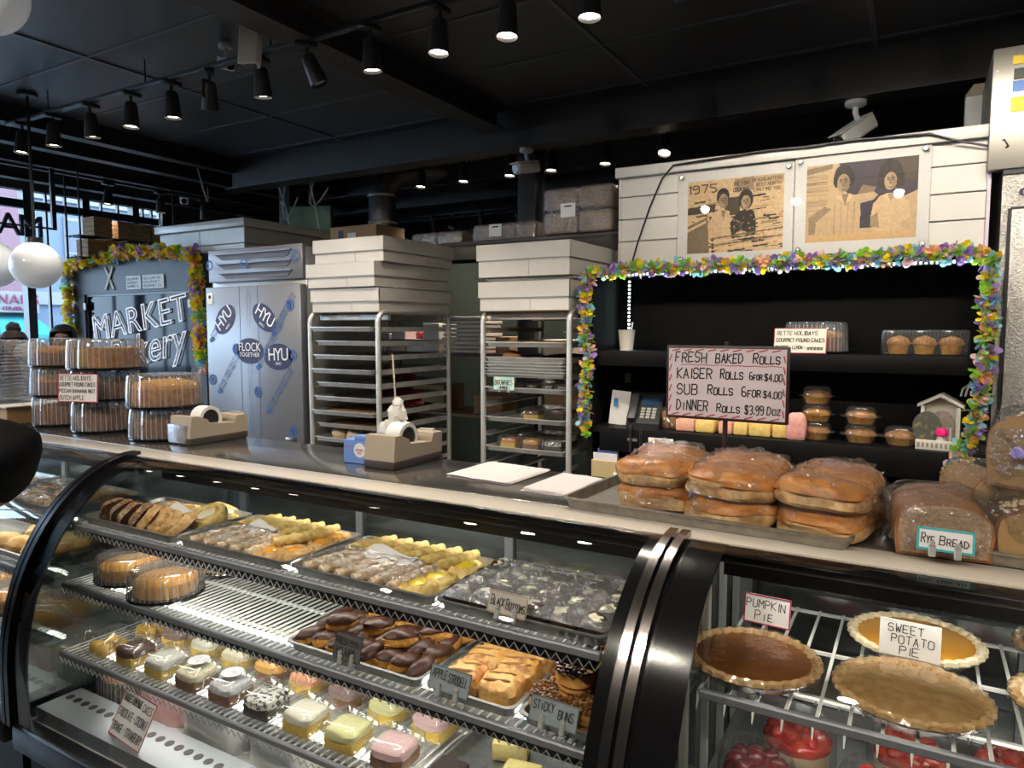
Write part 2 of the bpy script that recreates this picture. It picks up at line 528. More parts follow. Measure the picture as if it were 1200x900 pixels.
# hanging sign letters by the window, seen from inside
LT = M('dark_sign_metal', (.035,.03,.045), .5)
t = thing('hanging_sign', 'dark hanging sign letters A M on a rod before the shop window', 'sign', (-6.0, 2.9, 2.39))
for ch, y in (('A', -.115), ('M', .04)):
    O('letter', font_mesh(ch, .235, LT, .012, align='CENTER', space=1.), t, (0, y, 0), (R(90), 0, R(90)), (1.05,1.0,1))
MB().cyl((0,-1.3,.078),(0,.21,.078),.008,8).obj('rod', BLKM, t)
for y in (-1.25, .21):
    B(-.012,.012,y-.016,y+.016,.07,.55).obj('hanger', BLKM, t)

def globe(label, x, y, z, r, zt):
    t = thing('globe_pendant', label, 'pendant lamp', (x, y, z), group='white globe pendants')
    MB().lathe([(.0001,-r)] + [(r*math.sin(R(a)), -r*math.cos(R(a))) for a in range(10,171,10)] + [(r*.17, r*.985)], 40).obj('globe', M('opal_glass', (.88,.90,.93), .2, emit=((.85,.92,1.),.12)), t)
    MB().cyl((0,0,r*.97),(0,0,r*1.18),.045,16).obj('cap', BLKM, t)
    MB().cyl((0,0,r*1.15),(0,0,zt-z),.009,8).obj('rod', BLKM, t)
    MB().cyl((0,0,zt-z-.02),(0,0,zt-z),.055,16).obj('canopy', BLKM, t)
globe('white glass globe pendant hanging before the window beside the garlanded kiosk', -4.74, 2.339, 2.068, .142, 3.1)
globe('white glass globe pendant cut by the left picture edge at mid height', -5.38, 2.39, 2.105, .152, 3.22)
globe('white glass globe pendant at the top left corner close to the ceiling', -2.235, 1.005, 2.59, .11, 3.1)
# ------------------------------------------------------------------ curved glass display cases
def prof(off=0., n=22, zb=.47):
    """case front in the YZ plane, from the top edge forward and down; off > 0 lies outside"""
    out = []
    for i in range(n+1):
        t = PI/2*i/n
        y, z = 1.47 - .435*math.sin(t), .62 + .615*math.cos(t)
        ny, nz = -math.sin(t)/.435, math.cos(t)/.615
        l = math.hypot(ny, nz)
        out.append((y + ny/l*off, z + nz/l*off))
    out.append((1.035-off, zb))
    return out
def band(x0, x1, o0, o1, zb=.47):
    a, b = prof(o0, zb=zb), prof(o1, zb=zb)
    n = len(a)
    v = [(x0,*p) for p in a] + [(x1,*p) for p in a] + [(x0,*p) for p in b] + [(x1,*p) for p in b]
    f = []
    for i in range(n-1):
        for q, r in ((0,1),(3,2),(2,0),(1,3)):
            f.append((q*n+i, r*n+i, r*n+i+1, q*n+i+1))
    f += [(0, 2*n, 3*n, n), (n-1, 2*n-1, 4*n-1, 3*n-1)]
    return MB().add(v, f)
def sheet(x0, x1, off=0.):
    a = prof(off, 30)
    n = len(a)
    return MB().add([(x0,*p) for p in a] + [(x1,*p) for p in a], [(i, i+1, n+i+1, n+i) for i in range(n-1)])
ENDG = clear('end_glass', (.80,.83,.82), .16, .7, .03)
MIRR = M('dark_mirror', (.20,.22,.22), .12, .85)
DECK = M('white_deck', (.50,.50,.49), .35, c2=(.44,.44,.43), ns=5)
ACR = clear('acrylic_rail', (.85,.88,.90), .12, .6, .06, milk=.08)
def wire_shelf(t, x0, x1, yf, yb, z, pitch=.0215, name='shelf', light=True, tall=.04, wr=.0022):
    rail = MB().rbox(x0,x1,yf,yf+.014,z-.012,z+.006,.003,1).obj(name + '_rail', GREYM, t)
    m = MB()
    n = int((x1-x0)/pitch)
    for i in range(n+1):
        x = x0 + (x1-x0)*i/n
        m.box(x-wr, x+wr, yf+.014, yb, z-.002, z+.002)
    for y in (yf+.10, (yf+yb)/2+.04, yb):
        m.box(x0, x1, y-.004, y+.004, z-.008, z-.002)
    stuff(m.obj('wire_grid', WIRE, rail))
    if tall:
        zz = []
        n = int((x1-x0)/.0235)
        for i in range(2*n+1):
            x = x0 + (x1-x0)*i/(2*n)
            zz.append((x, yf+.004, z-.016 - (.016 if i % 2 else 0)))
        MB().tube(zz, .0017, 5).obj('zigzag_wire', M('grey_wire', (.45,.45,.44), .35, .5), rail)
        MB().rbox(x0+.03, x1-.03, yf+.035, yf+.075, z-.012-tall, z-.012, .004, 1).obj('light_housing', M('blue_grey_housing', (.10,.125,.17), .35), rail)
    if light:
        MB().cyl((x0+.08, yf+(.026 if light == 2 else .10), z-(.012 if light == 2 else .026)), (x1-.08, yf+(.026 if light == 2 else .10), z-(.012 if light == 2 else .026)), .004 if light == 2 else .008, 8).obj('light_tube', TUBE, rail)
    return rail
def display_case(label, x0, x1, shelves, lit=True):
    t = thing('display_case', label, 'display case', (0,0,0), group='curved glass bakery cases')
    B(x0,x1,1.07,1.9,.10,.44).obj('base', BLK, t)
    B(x0+.02,x1-.02,1.12,1.86,0,.10).obj('plinth', BLKM, t)
    MB().rbox(x0,x1,1.02,1.075,.40,.475,.008).obj('front_rail', BLKM, t)
    B(x0+.02,x1-.02,1.075,1.88,.44,.47).obj('deck', DECK, t)
    g = MB().box(x0+.03,x1-.03,1.08,1.215,.47,.515).obj('air_grille', M('grille_metal', (.33,.36,.39), .4, .6), t)
    m = MB()
    k = int((x1-x0-.1)/.042)
    for i in range(k):
        m.lathe([(.0135,0),(.0135,.0015)], 12, (x0+.06+i*.042, 1.165, .5145))
    stuff(m.obj('vent_holes', BLK, g))
    B(x0+.02,x1-.02,1.87,1.90,.47,1.205).obj('back_panel', MIRR, t)
    for i in range(4):
        xx = x0+.02 + (x1-x0-.05)*i/3
        B(xx,xx+.03,1.858,1.872,.47,1.205).obj('door_stile', GREYM, t)
    MB().rbox(x0,x1,1.46,1.92,1.195,1.226,.004).obj('canopy', BLKM, t)
    sheet(x0+.008, x1-.008, .004).obj('curved_glass', GLASS, t)
    band(x0, x0+.080, -.004, .002).obj('black_edge_band', BLKG, t)
    band(x1-.03, x1, -.004, .002).obj('black_edge_band', BLKG, t)
    e = prof(-.01)
    for x in (x0+.004, x1-.010):
        MB().prism([(1.86,.47),(1.86,1.2)] + e, x, x+.005, 'X').obj('end_glass', ENDG, t)
    if lit:
        MB().cyl((x0+.1,1.53,1.186),(x1-.1,1.53,1.186),.010,10).obj('light_tube', TUBE, t)
        B(x0+.06,x1-.06,1.505,1.512,1.155,1.196).obj('light_shield', BLKM, t)
    for s in shelves:
        wire_shelf(t, **s)
    return t
case1 = display_case('long curved glass pastry case in the middle with four filled levels', -2.35, -.455, [
    dict(x0=-2.30,x1=-.50,yf=1.198,yb=1.54,z=1.062), dict(x0=-2.30,x1=-.50,yf=1.158,yb=1.58,z=.884),
    dict(x0=-2.30,x1=-.50,yf=1.142,yb=1.62,z=.668,tall=.02)])
case2 = display_case('curved glass pie case on the right beyond the chrome trim', -.405, 1.45, [
    dict(x0=-.335,x1=1.40,yf=1.275,yb=1.80,z=1.0,pitch=.05,tall=0,light=2,wr=.003), dict(x0=-.335,x1=1.40,yf=1.22,yb=1.78,z=.79,pitch=.05,tall=0)])  # upper shelf: thin tube added out of sight behind the rail to brighten below
m = MB()
for i in range(36): m.cyl((-.335+.05*i,1.282,1.0),(-.335+.05*i,1.268,.972),.0035,6,.001)
stuff(m.obj('rail_hooks', WIRE, case2))
for i, yy in enumerate((1.32, 1.48, 1.62, 1.76)):
    MB().box(-.378,-.366,yy-.012,yy+.012,.5,1.16).obj('shelf_standard', M('pale_metal', (.55,.58,.56), .4, .4), case2)
case3 = display_case('curved glass pastry case at the far left beyond the black arch', -4.25, -2.40, [
    dict(x0=-4.2,x1=-2.45,yf=1.198,yb=1.54,z=1.062), dict(x0=-4.2,x1=-2.45,yf=1.158,yb=1.58,z=.884), dict(x0=-4.2,x1=-2.45,yf=1.142,yb=1.62,z=.668,tall=.02)])
# arched trim between the cases
t = thing('case_trim', 'pair of black metal arches joining the two left cases', 'trim')
for a, b in ((-2.398,-2.380),(-2.372,-2.352)):
    band(a, b, -.01, .016).obj('arch', M('black_arch', (.02,.018,.02), .22, .4), t)
MB().prism([(1.9,.1),(1.9,1.2)] + prof(-.012), -2.38, -2.372, 'X').obj('filler', ENDG, t)
t = thing('case_trim', 'pair of scuffed chrome arches between the middle and right cases', 'trim')
for a, b in ((-.453,-.434),(-.426,-.407)):
    band(a, b, -.012, .016).obj('arch', CHROME, t)
MB().prism([(1.9,.1),(1.9,1.2)] + prof(-.012, zb=.1), -.434, -.426, 'X').obj('filler', BLK, t)
# the continuous worktop
t = thing('worktop', 'long stainless steel worktop with a cream front strip across the cases', 'worktop')
MB().rbox(-4.25,1.45,1.56,1.93,1.226,1.24,.004).obj('steel_top', M('worktop_steel', (.42,.40,.37), .16, .9, c2=(.36,.34,.32), ns=3, stretch=(1,6,6)), t)
MB().rbox(-4.25,1.45,1.455,1.56,1.226,1.2395,.003).obj('front_strip', CREAM, t)
MB().rbox(-4.25,1.45,1.444,1.455,1.216,1.236,.003).obj('edge_trim', BLKG, t)
MB().rbox(-4.25,1.45,1.90,1.935,1.18,1.226,.003).obj('back_lip', STEEL, t)
# ------------------------------------------------------------------ track lighting
def head_mesh():
    body = MB().lathe([(.0001,.0),(.024,.0),(.031,-.012),(.036,-.06),(.043,-.132),(.040,-.134),(.036,-.118),(.0001,-.116)], 24)
    return body.mesh('lamp_body', BLKM)
HB = head_mesh()
HF = MB().lathe([(.0001,-.121),(.037,-.121),(.037,-.118),(.0001,-.118)], 20).mesh('lamp_face', LAMP)
HA = MB().rbox(-.022,.022,-.05,.05,-.022,.0,.004).cyl((0,.0,-.02),(0,.0,-.055),.008,8).mesh('adapter', BLKM)
HK = MB().rbox(-.034,-.026,-.009,.009,-.085,.0,.003,1).rbox(-.034,.0,-.009,.009,-.006,.003,.003,1).mesh('bracket', BLKM)
OFF = M('lamp_face_off', (.5,.5,.48), .3)
HFO = MB().lathe([(.0001,-.121),(.037,-.121),(.037,-.118),(.0001,-.118)], 20).mesh('lamp_face', OFF)
def head(label, x, y, zt, rz=0., tilt=0., lit=True, power=40., size=100., group='track spotlights'):
    t = thing('track_spotlight', label, 'spotlight', (x, y, zt), (0,0,rz), group)
    O('adapter', HA, t)
    O('bracket', HK, t, (0,0,-.05))
    b = O('lamp_body', HB, t, (0,0,-.055), (tilt,0,0))
    O('lamp_face', HF if lit else HFO, b)
    if lit:
        l = bpy.data.lights.new('spot_lamp', 'SPOT')
        l.energy = power; l.spot_size = R(size); l.spot_blend = .7; l.color = (1,.90,.77); l.shadow_soft_size = .036
        lo = bpy.data.objects.new('spot_lamp', l); COL.objects.link(lo); lo.parent = b; lo.location = (0,0,-.136)
    return t
def track(label, p0, p1, ceilz, rods):
    t = thing('lighting_track', label, 'lighting track', p0)
    d = Vector(p1) - Vector(p0)
    if abs(d.x) > abs(d.y): MB().rbox(min(0,d.x),max(0,d.x),-.018,.018,0,.022,.003).obj('rail', BLKM, t)
    else: MB().rbox(-.018,.018,min(0,d.y),max(0,d.y),0,.022,.003).obj('rail', BLKM, t)
    for k in range(rods):
        q = d*((k+.5)/rods)
        MB().cyl((q.x,q.y,.02),(q.x,q.y,ceilz-p0[2]),.004,6).obj('hanger_rod', BLKM, t)
    return t
track('black lighting track running over the glass cases from the window', (-5.05,2.37,2.955), (2.6,2.37,2.955), 3.1, 8)
hx = [-4.88,-4.53,-4.14,-3.75,-3.40,-3.10,-2.73,-2.43,-2.06,-1.70,-1.385,-1.05,-.72,-.38,-.04,.3,.7,1.2,1.8]
aim = {5:(.9,.45,False), 7:(-.8,.42,False), 6:(.3,.12,True), 8:(-.2,.08,True), 9:(0,-.06,True), 10:(.1,-.08,True), 11:(0,-.05,True), 12:(.2,.8,True), 13:(0,.85,True), 14:(-.1,.85,True), 15:(.2,.8,True), 16:(.5,.7,True)}
for i, x in enumerate(hx):
    rz, tl, lit = aim.get(i, (0, .04*((i*7) % 5-2), True))
    nm = ORD[i]
    lab = '%s black spotlight from the left on the track over the cases' % nm
    if not lit: lab = '%s black unlit spotlight from the left on the track over the cases' % nm
    head(lab, x, 2.37, 2.955, rz, tl, lit, 19. if 12 <= i <= 16 else (33. if i > 2 else 22.))
track('black lighting track at the back above the stacked boxes', (-3.9,4.62,2.99), (.2,4.62,2.99), 3.45, 5)
for i, x in enumerate([-3.50,-3.09,-2.68,-2.335,-1.92,-1.49]):
    head('%s black spotlight from the left on the back track' % ORD[i], x, 4.62, 2.99, 0, -.12 if i < 5 else -.45, True, 45., group='spotlights on the back track')
track('black lighting track near the window over the kiosk', (-6.1,2.6,2.93), (-6.1,5.0,2.93), 3.22, 4)
for i, y in enumerate([3.62,4.1,4.55]):
    head('%s black spotlight on the short track by the window' % ORD[i], -6.1, y, 2.93, 0, .1*(i-1), i < 2, 20., group='spotlights by the window')
track('far lighting track behind the wrapped bundles', (-5.2,6.6,2.95), (-3.3,6.6,2.95), 3.45, 3)
for i, (x, lit) in enumerate([(-4.84,True),(-4.55,False),(-4.2,False),(-3.75,False)]):
    head('%s small spotlight on the far track behind the wrapped bundles' % ORD[i], x, 6.6, 2.95, 0, .5 if i != 1 else -.6, lit, 12., group='far spotlights')
# added unseen track behind the camera, aimed at shelves, racks and fridge
track('added lighting track behind the camera, out of view', (-4.6,-.1,2.955), (2.8,-.1,2.955), 3.1, 6)
for i in range(9):
    head('%s added spotlight from the left on the unseen track behind the camera' % ORD[i], -4.2+.8*i, -.1, 2.955, 0, .75, True, 46., 110., group='added spotlights behind the camera')

# ------------------------------------------------------------------ security cameras
CW = M('camera_white', (.80,.79,.77), .35)
def seccam(label, x, y, zc, rz, pitch, s=1.):
    t = thing('security_camera', label, 'camera', (x,y,zc), (0,0,rz))
    MB().lathe([(.045*s,0),(.045*s,-.018*s),(.03*s,-.026*s)], 20).obj('mount', CW, t)
    MB().tube([(0,0,-.02*s),(0,0,-.05*s),(0,.012*s,-.078*s),(0,.03*s,-.09*s)], .012*s, 10).obj('arm', CW, t)
    b = MB().rbox(-.036*s,.036*s,-.13*s,.07*s,-.034*s,.034*s,.014*s,3).obj('housing', CW, t, (0,.03*s,-.115*s), (pitch,0,0))
    MB().rbox(-.040*s,.040*s,-.145*s,.06*s,.032*s,.040*s,.003*s,1).obj('sun_shield', CW, b)
    MB().cyl((0,-.1305*s,0),(0,-.134*s,0),.027*s,18).obj('lens', BLKG, b)
seccam('white bullet camera hanging straight down beside the front track', -2.60, 2.20, 3.09, .5, R(78), 1.05)
seccam('small white camera half hidden behind the front track', -3.06, 2.44, 3.09, 1.2, R(20), .75)
seccam('white bullet camera near the window below the beams', -6.2, 4.42, 3.06, .9, R(25), 1.0)
seccam('white bullet camera under the beam above the middle bundle', -2.27, 4.12, 2.846, -.3, R(12), 1.)
seccam('white bullet camera above the framed photographs', -.335, 4.12, 2.846, -.75, R(32), 1.15)

# ------------------------------------------------------------------ speed racks
def rack(label, x0, y0, w=.52, d=.64, h=1.765):
    t = thing('bakery_rack', label, 'rack', (x0, y0, 0), group='aluminium speed racks')
    r = .0145
    for x in (r, w-r):
        path = [(x,0,.09)]
        c = .055
        for a in range(0,91,15): path.append((x, c-c*math.cos(R(a)), h-c+c*math.sin(R(a))))
        for a in range(0,91,15): path.append((x, d-c+c*math.sin(R(a)), h-c+c*math.cos(R(a))))
        path.append((x,d,.09))
        MB().tube(path, r, 12).obj('side_frame', ALU, t)
    for z, y in ((h-.02,.09),(h-.02,d-.09),(.14,.02),(.14,d-.02)):
        MB().rbox(.01,w-.01,y-.012,y+.012,z-.02,z+.012,.003,1).obj('cross_bar', ALU, t)
    MB().rbox(.19,.31,.076,.0785,h-.028,h-.012,.0005,1).obj('maker_plate', PAPER, t)
    for k in range(20):
        z = .21+k*.0765
        for s, (a, b) in enumerate(((.024,.052),(w-.052,w-.024))):
            m = MB().box(a,b,.01,d-.01,z-.0015,z)
            e = .024 if s == 0 else w-.026
            m.box(e,e+.002,.01,d-.01,z,z+.022)
            m.obj('runner', ALU, t)
    for x in (r, w-r):
        for y in (0,d):
            MB().cyl((x-.012,y,.045),(x+.012,y,.045),.045,16).obj('caster', BLKM, t)
    return t
def tray_mesh(w, d, h=.025, mat=ALU, th=.002):
    """rolled-rim sheet pan, origin at centre bottom"""
    m = MB()
    def ring(ins, z, r=.02):
        pts = []
        for cx, cy, a0 in ((w/2-ins-r, d/2-ins-r, 0), (-w/2+ins+r, d/2-ins-r, 90), (-w/2+ins+r, -d/2+ins+r, 180), (w/2-ins-r, -d/2+ins+r, 270)):
            for a in range(0, 91, 30):
                pts.append((cx+r*math.cos(R(a0+a)), cy+r*math.sin(R(a0+a)), z))
        return pts
    rs = [ring(.012,0), ring(.006,h-.004), ring(0,h-.004), ring(0,h), ring(.008,h), ring(.014,th)]
    n = len(rs[0])
    v = [p for q in rs for p in q]
    f = [tuple(range(n-1,-1,-1))]
    for j in range(len(rs)-1):
        for i in range(n):
            f.append((j*n+i, j*n+(i+1) % n, (j+1)*n+(i+1) % n, (j+1)*n+i))
    f.append(tuple(range(5*n, 6*n)))
    m.add(v, f)
    return m.mesh('sheet_pan', mat)
PAN = tray_mesh(.455,.64)
RX1, RY1 = -2.975, 2.87
RX2, RY2 = -1.97, 3.09
rack('tall aluminium bakery rack beside the film covered fridge', RX1, RY1)
rack('tall aluminium bakery rack left of the black shelving', RX2, RY2)
def zr(k): return .21+k*.0765
# left rack pans
for n_, k in enumerate(range(19, 9, -1)):
    o = O('sheet_pan', PAN, None, (RX1+.26, RY1+.325-.02*((k*5) % 3), zr(k)+.0003), (0,0,0))
    tag(o, 'aluminium sheet pan in the left rack, %s level from the top' % ORD[n_], 'pan', 'pans in the left rack')
CRUMB = M('flat_baked_sheet', (.50,.27,.09), .75, c2=(.30,.15,.06), ns=18, bump=.6)
CLOTH = M('brown_parchment', (.55,.38,.22), .8, c2=(.42,.27,.14), ns=6)
REDB = M('red_bag', (.55,.02,.04), .35, c2=(.8,.55,.5), ns=14, lo=.55, hi=.75)
def sheetcake(label, x, y, z, w, d, h, mat, seed=0):
    m = MB()
    nx, ny = 14, 14
    v = []; f = []
    for j in range(ny+1):
        for i in range(nx+1):
            e = min(i, nx-i, j, ny-j)
            zz = 0 if e == 0 else h*(.75+.5*noise.noise(Vector((i*.7+seed, j*.7, seed))))
            v.append(((i/nx-.5)*w, (j/ny-.5)*d, zz))
    for j in range(ny):
        for i in range(nx):
            f.append((j*(nx+1)+i, j*(nx+1)+i+1, (j+1)*(nx+1)+i+1, (j+1)*(nx+1)+i))
    o = m.add(v, f).obj('baked_sheet', mat, None, (x,y,z))
    return tag(o, label, 'pastry')
sheetcake('brown baked sheet on a low pan of the left rack', RX1+.26, RY1+.3, zr(12)+.003, .40, .58, .02, CRUMB, 3)
sheetcake('golden baked sheet on a pan near the worktop in the left rack', RX1+.26, RY1+.3, zr(13)+.003, .40, .58, .016, CLOTH, 5)
o = MB().blob(.15,.09,.07,4,.35,2.2,flat=-.5).obj('red_bag', REDB, None, (RX1+.30, RY1+.42, zr(13)+.02)); tag(o, 'red and white plastic bag on a pan in the left rack', 'bag')
o = MB().blob(.07,.05,.05,9,.35,2.2,flat=-.5).obj('red_bag', REDB, None, (RX1+.32, RY1+.46, zr(15)+.003)); tag(o, 'small red packet on an upper pan of the left rack', 'packet')
for i in range(2):
    m = MB().blob(.05,.045,.045,i,.1,flat=-.6)
    o = m.obj('glazed_bun', M('glazed_bun', (.72,.50,.25), .45, c2=(.85,.78,.66), ns=14), None, (RX1+.13+.11*i, RY1+.10, zr(11)+.003)); tag(o, '%s glazed bun on the lowest visible pan of the left rack' % ORD[i], 'bun', 'buns in the left rack')
# right rack pans
lv = [(18,0),(17,0),(16,1),(14.6,0),(12.6,0),(10.9,0)]
pans2 = [(zr(18)+.0003,'topmost'),(zr(17)+.0003,'second'),(zr(15)+.0003,'fourth'),(zr(13)+.0003,'fifth'),(zr(11)+.0003,'sixth and lowest visible')]
for z, nm in pans2:
    o = O('sheet_pan', PAN, None, (RX2+.26, RY2+.30, z)); tag(o, 'aluminium sheet pan in the right rack, %s level' % nm, 'pan', 'pans in the right rack')
for i in range(5):
    o = O('sheet_pan', PAN, None, (RX2+.26+.004*((i*3) % 4-1.5), RY2+.30-.006*(i % 3), zr(16)+.0003+i*.0155)); o.scale = (1,1,.62)
    tag(o, 'sheet pan in the nested stack of the right rack, %s from its bottom' % ORD[i], 'pan', 'nested pans in the right rack')
sheetcake('golden waffle like sheet on the top pan of the right rack', RX2+.26, RY2+.29, zr(18)+.003, .40, .56, .026, M('waffle_sheet', (.62,.36,.12), .7, c2=(.42,.22,.07), ns=30, bump=.8), 8)
o = MB().blob(.055,.05,.035,2,.08,flat=-.5).obj('single_bun', M('brown_bun', (.50,.25,.10), .5), None, (RX2+.12, RY2+.12, zr(17)+.003)); tag(o, 'single brown bun on the second pan of the right rack', 'bun')
sheetcake('dark crumbled sheet at the back of the second pan in the right rack', RX2+.33, RY2+.36, zr(17)+.003, .22, .30, .03, M('dark_crumbs', (.12,.09,.07), .8), 12)

# ------------------------------------------------------------------ white cake boxes on the racks
def cake_box(label, x, y, z, w, d, h, rz=0., lidh=.55):
    t = thing('cake_box', label, 'box', (x,y,z), (0,0,rz), 'white cake boxes on the racks')
    RB(-w/2+.008,w/2-.008,-d/2+.008,d/2-.008,0,h-.004,.003,1).obj('tray', CARD, t)
    m = MB()
    zz = h*(1-lidh)
    m.box(-w/2,w/2,-d/2,-d/2+.004,zz,h).box(-w/2,w/2,d/2-.004,d/2,zz,h).box(-w/2,-w/2+.004,-d/2,d/2,zz,h).box(w/2-.004,w/2,-d/2,d/2,zz,h).box(-w/2,w/2,-d/2,d/2,h-.003,h)
    m.obj('lid', CARD, t)
    B(-w/2+.30,-w/2+.302,-d/2+.0065,-d/2+.009,0,zz).obj('side_seam', M('seam_dark', (.45,.42,.37), .8), t)  # darker strip marks the side seam
cx, cy = RX1+.27, RY1+.33
for i, (dx, dy, rz, h, nm) in enumerate([(-.005,0,.0,.130,'lowest'),(-.012,-.02,-.01,.132,'middle'),(.012,.01,.015,.132,'topmost')]):
    cake_box('white cardboard cake box on the left rack, %s of the stack' % nm, cx+dx, cy+dy, 1.767+.1325*i, .50, .66, h, rz)
cx, cy = RX2+.27, RY2+.30
for i, (dx, dy, rz, h, w, nm, lh) in enumerate([(-.01,0,.0,.150,.52,'lowest',.55),(.0,.03,.02,.015,.48,'thin middle',.5),(-.005,-.01,-.01,.165,.53,'topmost',.48)]):
    cake_box('white cardboard cake box on the right rack, %s of the stack' % nm, cx+dx, cy+dy, 1.767+[0,.151,.168][i], w, .66, h, rz, lh)

# ------------------------------------------------------------------ overhead shelf with wrapped bundles
t = thing('overhead_shelf', 'black overhead shelf behind the racks carrying wrapped bundles', 'shelf', (0,0,0))
RB(-4.05,-1.40,3.58,4.30,2.175,2.20,.004).obj('board', BLKM, t)
for x in (-4.02,-1.45): 
    for y in (3.80,4.24): B(x-.02,x+.02,y-.02,y+.02,0,2.175).obj('post', BLKM, t)
BUN = M('wrapped_paper_cups', (.42,.29,.19), .45, c2=(.24,.16,.10), ns=14, bump=.6, bs=40, stretch=(1,6,1))
def bundle(label, x, y, z, w, d, h, tiers=1, lab=True):
    t = thing('wrapped_bundle', label, 'bundle', (x,y,z), group='plastic wrapped bundles')
    for k in range(tiers):
        z0 = k*h/tiers
        hh = h/tiers
        n = max(2, int(w/.15))
        for i in range(n):
            a = -w/2 + w*i/n
            MB().rbox(a+.002, a+w/n-.002, -d/2+.01, d/2-.01, z0+.004, z0+hh-.006, .022, 3).obj('stack', BUN, t)
    m = MB().rbox(-w/2-.006,w/2+.006,-d/2,d/2,0,h,.03,3)
    o = m.obj('film', WRAP, t)
    if lab:
        RB(-.045,.045,-d/2-.002,-d/2-.0005,h*.35,h*.35+.075,.0005,1).obj('label', PAPER, t, (w*-.12,0,0))
        RB(-.022,.022,-d/2-.003,-d/2-.002,h*.35+.055,h*.35+.063,.0004,1).obj('print', INK, t, (w*-.12,0,0))
bundle('low plastic wrapped bundle of flat containers beside the kraft box', -2.76, 3.95, 2.20, .40, .34, .11, lab=False)
bundle('wide plastic wrapped bundle with a white label between the two box stacks', -2.24, 3.95, 2.20, .46, .36, .13)
bundle('tall two tier plastic wrapped bundle next to the white plank wall', -1.655, 3.78, 2.20, .42, .42, .26, 2)
o = thing('carton', 'brown cardboard carton with a white label high at the back', 'box', (-3.58,4.06,2.20))
RB(-.22,.22,-.16,.16,0,.22,.004).obj('body', KRAFT, o); RB(-.05,.03,-.162,-.160,.08,.17,.0005,1).obj('label', PAPER, o); RB(-.14,-.09,-.162,-.160,.09,.19,.0005,1).obj('print', M('navy_print',(.06,.06,.12),.6), o)
# stock shelf behind the racks
t = thing('stock_shelf', 'dark stock shelf with cartons seen between the racks', 'shelf')
RB(-3.9,-1.45,4.35,4.80,1.475,1.50,.004).obj('board', M('dark_red_board', (.09,.035,.03), .5), t)
RB(-3.9,-1.45,4.35,4.80,1.02,1.045,.004).obj('board', M('tan_board', (.30,.18,.09), .6), t)
for x in (-3.88,-2.7,-1.47): B(x-.015,x+.015,4.77,4.80,0,1.9).obj('post', BLKM, t)
pal = [(.80,.76,.70),(.75,.70,.62),(.62,.30,.26),(.82,.62,.55),(.35,.22,.12)]
bx = [(-3.75,.16,.14,0,'white'),(-3.58,.14,.19,3,'salmon pink'),(-3.42,.15,.10,0,'low white'),(-3.26,.15,.22,1,'cream'),(-2.62,.12,.12,4,'brown'),(-2.2,.26,.10,1,'flat cream'),(-1.85,.18,.20,0,'upright white')]
for x, w, h, c, nm in bx:
    o = RB(-w/2,w/2,-.12,.12,0,h,.003,1).obj('carton', M('carton_%d' % c, pal[c], .65), None, (x,4.52,1.50)); tag(o, '%s carton on the stock shelf behind the racks' % nm, 'box')
o = MB().blob(.07,.06,.05,3,.3,2,flat=-.6).obj('red_packet', REDB, None, (-3.40,4.50,1.60)); tag(o, 'red packet lying on the low white carton of the stock shelf', 'packet')
for i in range(9):
    o = RB(-.17,.17,-.15,.15,0,.024,.002,1).obj('folded_carton', M('folded_card', (.70,.64,.55), .7), None, (-2.95+.004*((i*5) % 3),4.5+.006*((i*7) % 3),1.50+.0305*i)); tag(o, 'flat folded carton in the pile on the stock shelf, %s from below' % ORD[i], 'carton', 'folded cartons')
for i, (x, w, h) in enumerate([(-3.3,.3,.2),(-2.75,.25,.14),(-2.1,.35,.22)]):
    o = RB(-w/2,w/2,-.14,.14,0,h,.003,1).obj('carton', KRAFT, None, (x,4.55,1.045)); tag(o, 'brown carton on the lower stock shelf board, %s from the left' % ORD[i], 'box', 'brown cartons')
# ------------------------------------------------------------------ reach-in fridge in its protective film
FILM = M('film_covered_steel', (.25,.255,.275), .36, .45, c2=(.22,.225,.245), ns=2)
BLUEP = M('blue_film_print', (.05,.12,.36), .6)
NAVY = M('navy_sticker', (.018,.013,.055), .5)
WPR = M('white_print', (.82,.80,.82), .6)
FX, FY, FW = -3.475, 2.92, .83
t = thing('reach_in_fridge', 'tall steel reach-in fridge still in printed film with oval stickers', 'fridge', (FX, FY, 0))
RB(-FW/2,FW/2,.03,.74,.12,2.15,.006).obj('body', M('fridge_side', (.50,.49,.47), .35, .6), t)
door = RB(-FW/2,FW/2,-.025,.025,.30,1.935,.008).obj('door', FILM, t)
RB(-FW/2+.004,FW/2-.004,-.0,.028,1.965,2.165,.006).obj('vent_panel', FILM, t)
for k in range(3):
    z = 2.115-.058*k
    MB().prism([(-.34+.02*k,z+.018),(.33,z+.018),(.29,z-.016),(-.28+.02*k,z-.016)], -.004, .004, 'Y').obj('louvre', M('louvre_dark', (.10,.10,.11), .5), t)
    MB().prism([(-.34+.02*k,z+.016),(.33,z+.016),(.33,z+.022),(-.34+.02*k,z+.022)], -.016, .0, 'Y').obj('louvre_lip', FILM, t)
RB(-FW/2,FW/2,.0,.03,.12,.28,.004).obj('kick_panel', BLKM, t)
for x in (-.36,.36):
    for y in (.1,.68): MB().cyl((x,y,0),(x,y,.12),.025,12).obj('foot', BLKM, t)
for x in (-.10,.06): B(x-.0015,x+.0015,-.0262,-.025,.30,1.935).obj('film_line', BLUEP, door)
RB(.30,.36,-.06,-.025,1.02,1.05,.006).obj('handle', STEEL, door)
RB(-.395,-.345,-.0275,-.025,1.83,1.90,.012,2).obj('lock_plate', WHITE, door); MB().cyl((-.37,-.0275,1.875),(-.37,-.031,1.875),.011,12).obj('keyhole', BLK, door)
